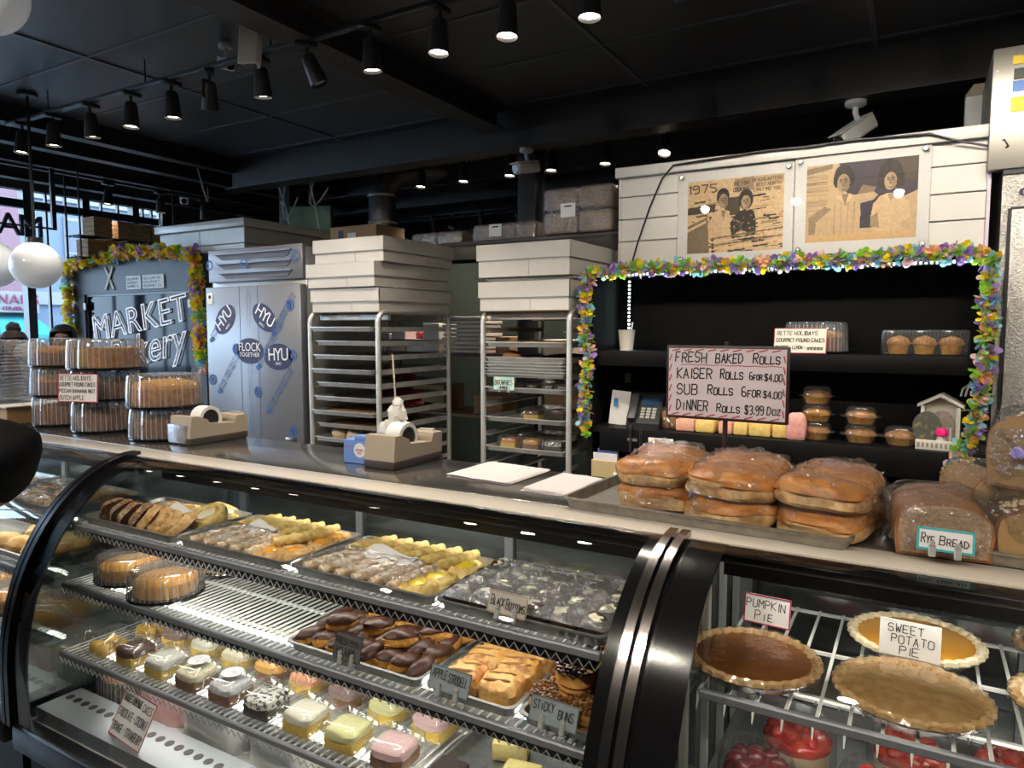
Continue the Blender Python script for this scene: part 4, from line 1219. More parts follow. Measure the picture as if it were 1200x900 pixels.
for k in range(9):
    xx = -.145+k*.033; dash(xx,.375,xx+.022,.380); dash(xx,.199,xx+.022,.206)
for k in range(6):
    zz = .208+k*.028; dash(-.152,zz,-.146,zz+.018); dash(.148,zz+.018,.152,zz)
for k in range(12): dash(-.12+k*.022, .337+(.002 if k % 2 else 0), -.12+(k+1)*.022, .337+(0 if k % 2 else .002), .0016)
m.obj('red_marks', REDI, t, smooth=0)

# ------------------------------------------------------------------ packaged cakes under ribbed domes
CK = {'brown': M('cake_brown', (.30,.11,.03), .7, c2=(.17,.06,.02), ns=16, bump=.4), 'amber': M('cake_amber', (.62,.27,.05), .65, c2=(.38,.14,.03), ns=14, bump=.4),
      'gold': M('cake_gold', (.80,.42,.08), .7, c2=(.60,.26,.04), ns=20, bump=.5), 'orange': M('cake_orange', (.85,.36,.04), .55, c2=(.95,.50,.10), ns=8),
      'dark': M('cake_dark', (.10,.045,.02), .7, c2=(.05,.025,.015), ns=20, bump=.4), 'yellow': M('cake_yellow', (.85,.60,.16), .7, c2=(.75,.48,.10), ns=30, bump=.4)}
RIBM = clear('milky_rib', (.95,.95,.96), .2, .5, .15, milk=.38)
def dome(label, x, y, z, r=.135, h=.13, top='brown', side='brown', kind='full', name='packaged_cake', group='cakes under ribbed clear domes', card=False):
    t = thing(name, label, 'cake', (x,y,z), group=group)
    MB().lathe([(.0001,0),(r*.97,0),(r*1.03,.004),(r*1.03,.010),(r*.96,.012),(.0001,.010)], 48).obj('base', BLKG, t)
    rc = r*.86
    if kind == 'slice':
        m = MB(); pts = []
        for k in range(0, 31): a = R(-62+k*344/31*.92-0); pts.append(a)
        v = [(0,0,.012),(0,0,h*.72)]
        a0, a1 = R(-62), R(258)
        n = 36; v = []
        for k in range(n+1):
            a = a0+(a1-a0)*k/n
            v += [(rc*math.cos(a), rc*math.sin(a), .012), (rc*.97*math.cos(a), rc*.97*math.sin(a), h*.70)]
        b = len(v); v += [(.02*math.cos(R(98)),.02,.012),(.02*math.cos(R(98)),.02,h*.70)]
        f = [(2*k,2*k+2,2*k+3,2*k+1) for k in range(n)] + [(2*k,b,2*k+2) for k in range(n)] + [(2*k+1,2*k+3,b+1) for k in range(n)]
        m.add(v, f).obj('cake', CK[side], t)
        m = MB()
        for a in (a0, a1):
            s_ = .0012 if a == a0 else -.0012
            q = Vector((-math.sin(a), math.cos(a), 0))*-s_
            p = [(.02*math.cos(R(98)),.02,.014),(rc*.96*math.cos(a),rc*.96*math.sin(a),.014),(rc*.94*math.cos(a),rc*.94*math.sin(a),h*.69),(.02*math.cos(R(98)),.02,h*.69)]
            m.add([Vector(u)+q for u in p], [(0,1,2,3)])
        m.obj('cut_face', CK['yellow'], t)
    else:
        hh = h*(.80 if kind == 'tall' else .72)
        v = [(.0001,.012),(rc*.96,.012),(rc,.03),(rc*.99,hh*.72)]
        MB().lathe(v + [(rc*.93,hh*.82),(.0001,hh*.82)], 40).obj('cake', CK[side], t)
        MB().lathe([(rc*1.0,hh*.70),(rc*.99,hh*.82),(rc*.90,hh*.93),(rc*.6,hh),(rc*.25,hh*.98),(.0001,hh*.97)], 40).obj('crust', CK[top], t)
    n = 120
    MB().lathe([(r*1.0,.008),(r*.985,h*.5),(r*.95,h*.9),(r*.92,h*.965),(r*.85,h*.985),(r*.80,h*.975),(.0001,h*.975)], n, flute=.022, fn=30).obj('lid', PLAS2, t)
    m = MB()
    for q in range(44):
        a = 2*PI*q/44; c_, s_ = math.cos(a), math.sin(a)
        pr2 = [(r*1.012,.012),(r*1.0,h*.5),(r*.965,h*.9)]
        v = []
        for rr, zz in pr2: v += [(rr*c_-.0013*s_, rr*s_+.0013*c_, zz), (rr*c_+.0013*s_, rr*s_-.0013*c_, zz)]
        m.add(v, [(0,1,3,2),(2,3,5,4)])
    stuff(m.obj('ribs', RIBM, t, smooth=0))
    return t
Z0 = 1.2402
dome('lowest ribbed dome cake of the left stack on the worktop', -3.42,1.775,Z0, .125,.132,'brown')
dome('middle ribbed dome cake of the left stack on the worktop', -3.42,1.775,Z0+.1325, .125,.132,'amber','brown')
dome('topmost ribbed dome cake of the left stack on the worktop', -3.42,1.775,Z0+.265, .125,.132,'amber','brown')
dome('lowest ribbed dome cake of the centre stack on the worktop', -3.055,1.765,Z0, .135,.132,'brown')
dome('middle ribbed dome cake of the centre stack behind the hand written card', -3.055,1.765,Z0+.1325, .135,.132,'brown')
dome('topmost dome cake with a cut out wedge showing yellow crumb', -3.04,1.765,Z0+.265, .150,.132,'amber','amber','slice')
dome('lower ribbed dome cake of the short right stack on the worktop', -2.635,1.76,Z0, .135,.125,'brown')
dome('upper ribbed dome cake with a golden crust on the short right stack', -2.635,1.76,Z0+.1255, .140,.135,'gold','amber','tall')
sign('cake_card', 'white card with red lines and cake flavours on the centre dome stack', .185,.118, [('BETTE HOLIDAYS',.05,.85,.77,.14),('GOURMET POUND CAKES',.04,.95,.55,.13),('PECAN BANANA NUT',.04,.96,.33,.12),('DUTCH APPLE',.05,.68,.08,.15)], (-2.985,1.605,1.378), .35, R(-4), border=REDI, bw=.004, iw=.0024)
# box and nested containers at the far left
t = thing('carton', 'low brown carton with a white sheet on top at the left end of the worktop', 'box', (-3.85,1.74,Z0))
RB(-.27,.27,-.13,.13,0,.080,.003,1).obj('body', KRAFT, t); RB(-.30,.29,-.145,.14,.080,.086,.001,1).obj('lid', CARD, t)
CL = clear('stacked_plastic', (.90,.91,.92), .15, .5, .15, milk=.16)
for k in range(18):
    m = MB().rbox(-.125,.125,-.10,.10,0,.012,.006,2)
    o = m.obj('food_container', CL, None, (-3.825+.002*((k*5) % 3),1.72,Z0+.0865+.0168*k)); tag(o, 'clear food container in the nested stack on the carton, %s from below' % ORD[k], 'container', 'nested food containers')

# ------------------------------------------------------------------ things on the worktop
BEIGE = M('beige_plastic', (.44,.36,.27), .5); DBR = M('dark_brown_plastic', (.05,.035,.03), .5)
def tape_dispenser(label, x, y, rz, taped=False, s=1.):
    t = thing('tape_dispenser', label, 'tape dispenser', (x,y,Z0), (0,0,rz), group='tape dispensers')
    w = .115*s; l = .24*s; h = .10*s
    MB().prism([(0,.022*s),(l,.022*s),(l+.004*s,.088*s),(l-.045*s,.088*s),(l-.055*s,.062*s),(l*.34,.070*s),(l*.30,.085*s),(.035*s,h),(.008*s,h)], -w/2, w/2, 'X').obj('body', BEIGE, t)
    MB().rbox(-w/2-.003,w/2+.003,-.003,l+.004,0,.026*s,.007,2).obj('base', DBR, t)
    m = MB(); c = (0, l*.45, .082*s)
    for r0, r1, x0, x1 in ((.046*s,.034*s,-.028*s,.028*s),):
        v = []; n = 32
        for i in range(n):
            a = 2*PI*i/n
            for rr, xx in ((r0,x0),(r0,x1),(r1,x1),(r1,x0)): v.append((xx, c[1]+rr*math.cos(a), c[2]+rr*math.sin(a)))
        f = []
        for i in range(n):
            j = (i+1) % n
            for k in range(4): f.append((4*i+k, 4*i+(k+1) % 4, 4*j+(k+1) % 4, 4*j+k))
        m.add(v, f)
    m.obj('tape_roll', PAPER, t)
    MB().cyl((-.026*s,c[1],c[2]),(.026*s,c[1],c[2]),.0335*s,24).obj('core', BLK, t)
    MB().rbox(-.03*s,.03*s,l-.006,l+.006,.086*s,.094*s,.001,1).obj('cutter', ALU, t)
    if taped:
        MB().rbox(-w/2-.004,w/2-.02,-.006,.03*s,.006,h*.72,.006,2).obj('silver_tape', M('silver_tape', (.45,.46,.50), .3, .6, c2=(.6,.6,.63), ns=18, bump=.5), t)
tape_dispenser('beige tape dispenser patched with silver tape beside the dome cakes', -2.415, 1.665, .0, True, 1.08)
tape_dispenser('beige and brown tape dispenser beside the small blue box', -1.455, 1.685, .0, False, 1.05)
t = thing('small_carton', 'small pale blue carton with a round white label leaning by the tape dispenser', 'box', (-1.575,1.745,Z0), (0,0,.06))
LBL = M('pale_blue_card', (.16,.30,.68), .5)
RB(-.055,.055,-.03,.03,0,.078,.002,1).obj('body', LBL, t)
RB(-.012,.030,-.028,.010,.078,.092,.002,1).obj('tab', LBL, t)
ring_(MB(), (.012,.045), .0001, .024, 1, 1, 28, 0, -.0306).obj('round_label', PAPER, t, smooth=0)
m = MB(); strokes(m, 'CUPCAKES', -.004,.028,.042,.007,.0014,-.0312); strokes(m, 'MINI', -.050,-.022,.052,.006,.001,-.0312); strokes(m, 'BOX', .004,.02,.033,.006,.0012,-.0312); m.obj('lettering', M('rose_ink',(.55,.12,.2),.6), t, smooth=0)
t = thing('cloth_bundle', 'crumpled white cloth bundle with a thin stick behind the tape dispenser', 'cloth', (-1.535,1.875,Z0))
MB().lathe([(.0001,0),(.055,0),(.050,.02),(.040,.05)], 24).obj('pot', WHITE, t)
m = MB(); m.blob(.062,.055,.055,4,.5,2.6,24,14,flat=-.7,c=(0,0,.04)); m.blob(.034,.030,.04,8,.5,3,18,10,flat=-.8,c=(0,0,.115)); m.blob(.02,.018,.022,8,.4,3,14,8,flat=-.8,c=(.004,0,.165))
m.obj('cloth', M('white_cloth', (.82,.78,.72), .85), t)
MB().cyl((-.004,0,.17),(-.016,0,.352),.003,6).obj('stick', M('pale_wood', (.70,.60,.45), .7), t)
def papers(label, x, y, rz, w, d, n, seed):
    t = thing('paper_stack', label, 'paper', (x,y,Z0), (0,0,rz), group='loose paper sheets')
    for k in range(n):
        m = MB(); nx = 10; v = []; f = []
        for j in range(2):
            for i in range(nx+1):
                u = i/nx; zz = .0006+k*.0016+.004*abs(math.sin(u*PI*1.5+seed+k))*(1 if k == n-1 else .6)*u*(1-u)*2+ (.003*(1-u)**3 if k else 0)
                v.append(((u-.5)*w, (j-.5)*d, zz))
        f = [(i,i+1,nx+2+i,nx+1+i) for i in range(nx)]
        m.add(v, f).add([(a,b,c-.0005) for a,b,c in v], [tuple(reversed(q)) for q in f])
        m.obj('sheet', M('lilac_paper', (.76,.70,.69), .7), t, (.004*((k*5) % 3-1), .006*((k*7) % 3-1), 0), (0,0,.04*((k*3) % 3-1)))
papers('loose stack of pale paper sheets left of the rolls tray', -1.09,1.815,.0,.215,.235,4,1)
papers('pale paper sheets half under the edge of the rolls tray', -.855,1.77,.0,.13,.235,3,3)

# ------------------------------------------------------------------ bread on the worktop
def pan_thing(label, x, y, z, w, d, rz=0., h=.025, group=None, mat=ALU):
    o = O('sheet_pan', tray_mesh(w, d, h, mat), None, (x,y,z), (0,0,rz)); return tag(o, label, 'tray', group)
pan_thing('large worn sheet pan holding bagged rolls', -.412,1.748,Z0+.0003,.655,.455,R(-3.5),.027,mat=M('old_pan', (.40,.36,.29), .42, .7, c2=(.28,.26,.24), ns=9))
pan_thing('sheet pan holding rye and seeded loaves at the right end', .30,1.77,Z0+.0003,.655,.455,R(-3.5),.027,mat=M('old_pan', (.40,.36,.29), .42, .7, c2=(.28,.26,.24), ns=9))
CRUST = M('golden_crust', (.40,.14,.03), .42, c2=(.55,.24,.06), ns=9); PALE = M('pale_bread_side', (.70,.48,.24), .7, c2=(.52,.27,.09), ns=14, bump=.3)
def rolls(label, x, y, z, w, d, layers, nx, rz=0., seed=0, lh=.052, ny=3):
    t = thing('bagged_rolls', label, 'bread', (x,y,z), (0,0,rz), group='bagged rolls on the tray')
    rg = random.Random(seed)
    for k in range(layers):
        for i in range(nx):
            for j_ in range(ny):
                ww, dd = w/nx, d/ny
                cx_, cy_ = -w/2+ww*(i+.5)+rg.uniform(-.006,.006), -d/2+dd*(j_+.5)
                m = MB().blob(ww*.56,dd*.66,lh*.66,seed+k*5+i*2+j_,.16,1.6,26,14,flat=-.5,sq=.78)
                r_ = m.obj('roll', PALE, t, (cx_, cy_, .003+k*lh*.96+rg.uniform(0,.006)), (rg.uniform(-.08,.08),rg.uniform(-.06,.06),rg.uniform(-.1,.1)))
                MB().blob(ww*.57,dd*.67,lh*.56,seed+k*5+i*2+j_,.16,1.6,26,12,flat=.02,sq=.78).obj('crust', CRUST, r_, (0,0,lh*.47))
    H = lh*layers
    m = MB()
    m.blob(w*.58,d*.58,H*.66,seed+20,.16,6.,72,40,flat=-.78,sq=.66)
    m.obj('bag', BAGM, t)
    m = MB()
    for q in range(7):
        a = R(-60+q*22)
        m.add([(w*.48,0,H*.5),(w*.48+.05*math.cos(a),.03*(q-3),H*.4+.06*math.sin(a)),(w*.48+.045*math.cos(a+.5),.03*(q-2.4),H*.4+.06*math.sin(a+.5))],[(0,1,2)])
    m.obj('bag_end', BAGM, t)
ZT = Z0+.0028
rolls('bagged stack of two long rolls on the left of the pan', -.548,1.745,ZT,.165,.27,2,1,.06,3,.060,3)
rolls('large bag of four golden sub rolls in the middle of the pan', -.350,1.70,ZT,.185,.27,2,1,-.04,7,.062,2)
rolls('large bag of golden sub rolls at the right end of the pan', -.155,1.685,ZT,.165,.27,2,1,-.10,11,.060,2)
RYEC = M('rye_crust', (.26,.10,.03), .45, c2=(.38,.17,.06), ns=7); RYES = M('rye_slice', (.42,.30,.20), .8, c2=(.28,.18,.11), ns=45, bump=.4)
def loaf(label, x, y, z, w, d, h, rz=0., crust=RYEC, side=RYES, seeds=0, rx=0., tie=False, seed=0):
    t = thing('bagged_loaf', label, 'bread', (x,y,z), (rx,0,rz), group='bagged loaves')
    m = MB(); pr_ = []
    for a in range(0,181,12): pr_.append((w*.5*math.cos(R(a))*(1.04 if 20 < a < 160 else 1), h*.45+h*.52*math.sin(R(a))**.8))
    pr_ = [(w*.47,0)] + pr_ + [(-w*.47,0)]
    m.prism(pr_, -d/2, d/2, 'Y').obj('crust', crust, t)
    MB().prism([(a*.93, .006+b*.93) for a, b in pr_], -d/2-.004, d/2+.004, 'Y').obj('cut_side', side, t)
    if seeds:
        rg = random.Random(seed); m = MB()
        for k in range(seeds):
            a = R(rg.uniform(15,165)); yy = rg.uniform(-d*.47,d*.47)
            c = (w*.51*math.cos(a), yy, h*.45+h*.53*math.sin(a)**.8)
            m.blob(.0055,.0045,.003,k,.1,1,6,4,flat=-1,c=c)
        stuff(m.obj('seeds', M('oat_seed', (.72,.58,.38), .6), t))
    m = MB().blob(w*.60,d*.56,h*.60,seed+3,.12,3.,36,20,flat=-.85,sq=.55)
    m.obj('bag', BAGM, t)
    if tie:
        m = MB()
        for k in range(9):
            a0, a1 = 2*PI*k/9, 2*PI*(k+.7)/9
            m.add([(0,-d*.52,h*.5),(.05*math.cos(a0),-d*.52-.09,h*.5+.055*math.sin(a0)),(.05*math.cos(a1),-d*.52-.10,h*.5+.055*math.sin(a1))],[(0,1,2)])
        m.obj('bag_neck', BAGM, t)
        MB().lathe([(.010,0),(.013,.004),(.010,.008)], 12).obj('tie', M('lilac_tie',(.35,.3,.7),.5), t, (0,-d*.52-.012,h*.5), (R(90),0,0))
loaf('sliced grey rye loaf in its bag behind the rye bread tag', .045,1.66,ZT,.165,.22,.105,R(4),seed=1)
loaf('pale brown loaf standing behind the rye loaf', .13,1.87,ZT,.11,.16,.13,R(20),M('tan_crust', (.50,.27,.10), .5),M('tan_side', (.62,.42,.22), .8),seed=4)
loaf('seeded dark loaf at the front right corner of the pan', .245,1.655,ZT,.20,.20,.115,R(-8),M('grain_crust', (.17,.07,.04), .5, c2=(.28,.12,.06), ns=10),M('grain_side', (.36,.22,.09), .8),70,seed=6)
loaf('big seeded brown loaf lying on top with a tied bag neck', .26,1.74,ZT+.125,.155,.24,.15,R(-40),M('grain_crust2', (.25,.11,.06), .5, c2=(.36,.18,.09), ns=10),M('grain_side', (.36,.22,.09), .8),60,tie=True,seed=9)
TEAL = M('teal_card', (.04,.42,.46), .55)
sign('bread_tag', 'rye bread tag with a teal border clipped to the right pan', .092,.042, [('Rye',.08,.32,.32,.42),('Bread',.40,.92,.30,.40)], (.055,1.505,1.268), R(-2), R(-6), border=TEAL, bw=.004, iw=.0018, clips=2)
# clear boxes peeping out behind the trays
t = thing('clear_clamshell', 'clear plastic box with pale pastry behind the rye pan', 'container', (.03,2.28,.90+.0002))
MB().rbox(-.10,.10,-.08,.08,0,.20,.01).obj('stand', KRAFT, t); MB().rbox(-.10,.10,-.08,.08,.20,.30,.015,3).obj('lid', PLAS, t); MB().blob(.07,.05,.04,3,.1,c=(0,0,.205)).obj('pastry', M('pale_pastry',(.75,.62,.42),.7), t)
t['label'] = 'clear plastic box with pale pastry on a carton behind the rye pan'
# side table behind the cases
t = thing('back_counter', 'low black back counter behind the cases below the shelving', 'counter')
RB(-1.32,.20,2.12,2.45,.86,.90,.004).obj('top', BLKM, t); B(-1.28,.16,2.16,2.42,0,.86).obj('cabinet', BLK, t)
# ------------------------------------------------------------------ pastry prototypes
DOUGH = M('baked_dough', (.50,.25,.07), .55, c2=(.76,.52,.24), ns=22, bump=.4); DOUGHY = M('yellow_dough', (.66,.42,.09), .55, c2=(.86,.68,.30), ns=22, bump=.3)
SUGAR = M('sugared_dough', (.50,.29,.12), .7, c2=(.86,.76,.60), ns=30, bump=.3); BROWND = M('brown_pastry', (.42,.20,.07), .5, c2=(.62,.36,.14), ns=26, bump=.5)
CHOC = M('chocolate_glaze', (.045,.014,.008), .40, c2=(.075,.026,.014), ns=9, bump=.25); CHOUX = M('choux', (.66,.33,.06), .6, c2=(.42,.17,.03), ns=26, bump=.5)
CREAMF = M('cream_filling', (.86,.80,.62), .5); JAM = M('orange_jam', (.85,.38,.03), .25, coat=.4); CUSTARD = M('yellow_custard', (.92,.72,.04), .3, coat=.3)
DARKC = M('dark_cupcake', (.035,.018,.014), .5, c2=(.08,.04,.03), ns=18); PECAN = M('pecan_pieces', (.08,.03,.012), .35, c2=(.22,.09,.03), ns=40)
FLAKY = M('flaky_strudel', (.62,.28,.06), .45, c2=(.36,.12,.02), ns=9, bump=.9, bs=50, c3=(.74,.44,.15)); BUNM = M('sticky_bun', (.50,.22,.04), .35, c2=(.66,.36,.10), ns=10)
def roll_mesh(mat, L=.145, r=.0175, seed=0, tw=5):
    v = []; f = []; n = 14; m_ = 26
    for i in range(m_+1):
        u = i/m_
        rr = r*(.78+.22*math.sin(PI*u)**.6)
        for k in range(n):
            a = 2*PI*k/n
            q = rr*(1+.10*math.sin(tw*2*PI*u+a)+.05*noise.noise(Vector((u*6+seed, math.cos(a), math.sin(a)))))
            v.append((math.cos(a)*q, (u-.5)*L, r*.92+math.sin(a)*q*.92))
    for i in range(m_):
        for k in range(n): f.append((i*n+k, i*n+(k+1) % n, (i+1)*n+(k+1) % n, (i+1)*n+k))
    f += [tuple(range(n)), tuple(range(m_*n,(m_+1)*n))]
    return MB().add(v, f).mesh('pastry_roll', mat, 60)
RSUG = [roll_mesh(SUGAR, seed=s) for s in (1,5)]; RYEL = [roll_mesh(DOUGHY, seed=s) for s in (2,8)]
def danish(label, x, y, z, r=.05, fill=JAM, dough=DOUGH, rz=0., group=None, rx=0., ry=0.):
    t = thing('danish', label, 'pastry', (x,y,z), (rx,ry,rz), group)
    v = []; f = []; n = 32; m_ = 14
    for j in range(m_+1):
        u = j/m_
        for i in range(n):
            a = 2*PI*i/n
            rr = r*u*(1+.05*math.sin(5*a+x*40))
            zz = .006 + .016*math.sqrt(max(0,1-u**4)) + .0035*math.sin(u*16-a) - (.010 if u < .45 else 0)*(1-u)
            v.append((rr*math.cos(a), rr*math.sin(a), max(zz,0) if j < m_ else 0))
    for j in range(m_):
        for i in range(n): f.append((j*n+i, (j+1)*n+i, (j+1)*n+(i+1) % n, j*n+(i+1) % n))
    f.append(tuple(range(m_*n,(m_+1)*n)))
    MB().add(v, f).obj('dough', dough, t, smooth=60)
    if fill: MB().blob(r*.50,r*.42,.007,int(x*100) % 17,.25,1.5,18,8,flat=-.3).obj('filling', fill, t, (0,0,.0155))
    return t
def paper_slip(label, x, y, z, w, d, rz, tilt=0.):
    m = MB(); v = []; nx = 8
    for j in range(2):
        for i in range(nx+1): v.append(((i/nx-.5)*w, (j-.5)*d, .010*math.sin(i/nx*PI*2)*(.4+j*.4)+.01))
    m.add(v, [(i,i+1,nx+2+i,nx+1+i) for i in range(nx)])
    v2 = [(a,b,c-.0006) for a,b,c in v]; m.add(v2, [(nx+1+i,nx+2+i,i+1,i) for i in range(nx)])
    o = m.obj('paper_liner', PAPER, None, (x,y,z), (tilt,0,rz)); return tag(o, label, 'paper')
def wrap_sheet(label, x, y, z, w, d, seed, h=.012, amp=.012, mat=None):
    nx, ny = 60, 44; v = []; f = []
    for j in range(ny+1):
        for i in range(nx+1):
            a, b = i/nx, j/ny
            e = min(a,1-a,b,1-b)
            zz = h*min(1,e*7) + (amp*noise.noise(Vector((a*7+seed, b*6, seed))) + amp*.7*(.5-abs(noise.noise(Vector((a*11+b*5+seed, b*9, seed))))*1.6) + amp*.35*noise.noise(Vector((a*21+seed, b*19, seed))))*min(1,e*8)
            v.append(((a-.5)*w, (b-.5)*d, zz))
    for j in range(ny):
        for i in range(nx): f.append((j*(nx+1)+i, j*(nx+1)+i+1, (j+1)*(nx+1)+i+1, (j+1)*(nx+1)+i))
    o = MB().add(v, f).obj('plastic_wrap', mat or WRAP, None, (x,y,z), smooth=180); return tag(o, label, 'plastic wrap')
CP = M('case_pan', (.55,.55,.54), .3, .85, c2=(.42,.42,.42), ns=10)
def rowpos(i): return ORD[i]
S1, S2, S3 = 1.0645, .8865, .6705
def put(name, me, label, cat, loc, rot=(0,0,0), group=None, scale=(1,1,1)):
    return tag(O(name, me, None, loc, rot, scale), label, cat, group)
# --- top shelf, pan of danishes
pan_thing('pan of raisin swirls and round danishes at the left of the top shelf', -2.055,1.365,S1,.465,.295,mat=CP)
zt = S1+.0025
RAIS = M('raisin_swirl', (.48,.25,.09), .45, c2=(.70,.46,.20), ns=30, bump=.6, c3=(.10,.05,.04))
for i in range(7):
    danish('raisin swirl leaning in the front row of the danish pan, %s from the left' % ORD[i], -2.205+.046*i,1.285+.004*(i % 2),zt+.028,.048,None,RAIS if i < 4 else DOUGH,.25*i,'leaning raisin swirls',R(-8),R(-62+3*i))
danish('large round danish with pale cream lying in front of the row', -1.905,1.305,zt+.018,.056,CREAMF,DOUGH,.4,None,R(18),R(-28))
danish('round cream danish at the right side of the danish pan', -1.90,1.40,zt+.022,.060,CREAMF,DOUGHY,1.,None,R(14),R(-20))
danish('round danish at the back right of the danish pan', -1.935,1.475,zt+.01,.060,CREAMF,DOUGHY,2.,None,R(25),0)
danish('flat danish at the back left of the danish pan', -2.20,1.45,zt,.05,CREAMF,DOUGH,2.)
danish('flat danish at the back of the danish pan behind the swirls', -2.09,1.455,zt,.05,JAM,DOUGHY,1.)
paper_slip('white paper liner between the danishes', -2.03,1.385,zt+.02,.15,.06,R(-10),R(25))
# --- top shelf, two pans of filled rolls
pan_thing('second pan of sugared rolls and apricot danishes on the top shelf', -1.588,1.365,S1,.445,.295,mat=CP)
for i in range(5):
    put('pastry_roll', RSUG[i % 2], 'sugared pastry roll in the front row of the second pan, %s from the left' % ORD[i], 'pastry', (-1.745+.056*i,1.313,zt), (R(4),0,R(-24+i*2)), 'sugared rolls')
for i in range(5):
    put('pastry_roll', RYEL[i % 2], 'yellow pastry roll in the back row of the second pan, %s from the left' % ORD[i], 'pastry', (-1.735+.062*i,1.448,zt+.006), (0,0,R(-20+i*2)), 'yellow rolls')
put('pastry_roll', RYEL[0], 'long yellow pastry roll lying beside the apricot danishes', 'pastry', (-1.475,1.375,zt+.014), (0,0,R(-26)), None, (1,1.05,1))
for i, (x, y) in enumerate([(-1.435,1.318),(-1.428,1.415),(-1.495,1.288),(-1.43,1.465)]):
    danish('apricot danish at the right of the second pan, %s from the front' % ORD[[1,2,0,3][i]], x, y, zt, .05, JAM, DOUGH, i, 'apricot danishes')
paper_slip('white paper liner across the second pan', -1.64,1.375,zt+.024,.13,.06,R(-12),R(20))
pan_thing('third pan of rolls and custard danishes on the top shelf', -1.13,1.365,S1,.445,.295,mat=CP)
for i in range(6):
    put('pastry_roll', RSUG[i % 2], 'sugared pastry roll under film in the third pan, %s from the left' % ORD[i], 'pastry', (-1.295+.053*i,1.313,zt), (R(4),0,R(-24+i*2)), 'sugared rolls')
for i in range(6):
    put('pastry_roll', RYEL[i % 2], 'yellow pastry roll at the back of the third pan, %s from the left' % ORD[i], 'pastry', (-1.28+.056*i,1.450,zt+.006), (0,0,R(-22+i*2)), 'yellow rolls')
for i, (x, y) in enumerate([(-.985,1.345),(-.972,1.445),(-1.00,1.290)]):
    danish('custard danish at the right of the third pan, %s from the front' % ORD[[1,2,0][i]], x, y, zt, .052, CUSTARD, DOUGHY, i, 'custard danishes')
paper_slip('white paper liner across the third pan', -1.15,1.365,zt+.026,.17,.055,R(-10),R(20))
wrap_sheet('clear film over the front rolls of the third pan', -1.17,1.315,zt+.030,.34,.13,3,.012,.008)
wrap_sheet('clear film over the front rolls of the second pan', -1.68,1.315,zt+.030,.24,.13,7,.012,.008)
# --- top shelf, black bottom cupcakes
pan_thing('pan of black bottom cupcakes at the right of the top shelf', -.70,1.365,S1,.405,.295,mat=CP)
BBM = MB().blob(.031,.031,.026,1,.18,2.,16,10,flat=-.7).mesh('cupcake', DARKC); BBT = [MB().blob(.021,.017,.007,s,.5,2.,14,7,flat=-.2).mesh('cream_top', CREAMF) for s in (3,6,9)]
k = 0
for j in range(4):
    for i in range(6):
        t = thing('black_bottom_cupcake', 'black bottom cupcake, %s from the left in row %s from the front' % (ORD[i], ORD[j]), 'cupcake', (-.865+.066*i+.006*((i*j) % 3-1),1.270+.0605*j,zt), (0,0,k), 'black bottom cupcakes')
        O('cake', BBM, t); O('cream_top', BBT[k % 3], t, (.003,0,.036)); k += 1
wrap_sheet('wrinkled clear film stretched over the black bottom cupcakes', -.70,1.362,zt+.032,.40,.28,5,.016,.018,SHINY)
sign('pastry_tag', 'black bottoms tag clipped to the front of the top shelf', .095,.046, [('Black',.08,.45,.36,.45),('Bottoms',.48,.97,.26,.45)], (-.715,1.212,1.092), R(-3), R(-18), card=M('grey_card',(.52,.47,.43),.6), border=M('tan_edge',(.36,.28,.18),.7), bw=.003, iw=.0018, clips=2, group='clip tags')
# --- second shelf: orange cakes under lids
for i, (x, y, top, nm) in enumerate([(-1.93,1.268,'orange','front right'),(-2.155,1.30,'orange','middle'),(-2.19,1.52,'amber','back left')]):
    dome('round orange cake in a low ribbed clear box, %s of the three' % nm, x, y, S2, .105, .082, top, 'orange' if i == 0 else 'gold', group='orange cakes in low boxes')
dome('round orange cake in a low ribbed clear box hidden at the back of the shelf', -1.965,1.50,S2,.10,.08,'gold','gold',group='orange cakes in low boxes')
pan_thing('shallow pan under the orange cakes', -2.07,1.37,S2-.0255,.44,.38,mat=M('dark_pan',(.12,.12,.12),.4,.6)) if False else None
# --- eclairs
pan_thing('pan of chocolate eclairs on the second shelf', -1.128,1.32,S2,.415,.275,mat=CP)
zt2 = S2+.0025
ECB = [MB().blob(.021,.042,.022,s,.22,2.4,18,12,flat=-.5).mesh('choux', CHOUX) for s in (1,4,7)]
ECT = [MB().blob(.0218,.042,.0165,s,.18,2.2,18,9,flat=-.05).mesh('glaze', CHOC) for s in (1,4,7)]
rg = random.Random(3); k = 0
for j in range(4):
    for i in range(8):
        t = thing('chocolate_eclair', 'mini chocolate eclair, %s from the left in row %s from the front of the pan' % (ORD[i], ORD[j]), 'eclair', (-1.302+.049*i+rg.uniform(-.004,.004),1.248+.058*j,zt2+(.010 if j else 0)), (rg.uniform(-.2,.35),rg.uniform(-.25,.25),R(-28)+rg.uniform(-.35,.35)), 'mini eclairs')
        O('choux', ECB[k % 3], t); O('glaze', ECT[k % 3], t, (0,0,.0205)); k += 1
for i, (x, y) in enumerate([(-1.24,1.29),(-1.14,1.31),(-1.05,1.28),(-1.10,1.38),(-1.20,1.39),(-.99,1.35)]):
    t = thing('chocolate_eclair', 'mini chocolate eclair lying on top of the pile, %s of six' % ORD[i], 'eclair', (x,y,zt2+.036), (rg.uniform(-.2,.2),rg.uniform(-.3,.3),rg.uniform(-1.4,.4)), 'mini eclairs')
    O('choux', ECB[i % 3], t); O('glaze', ECT[i % 3], t, (0,0,.0205))
DKC = M('dark_grey_card', (.11,.10,.10), .6)
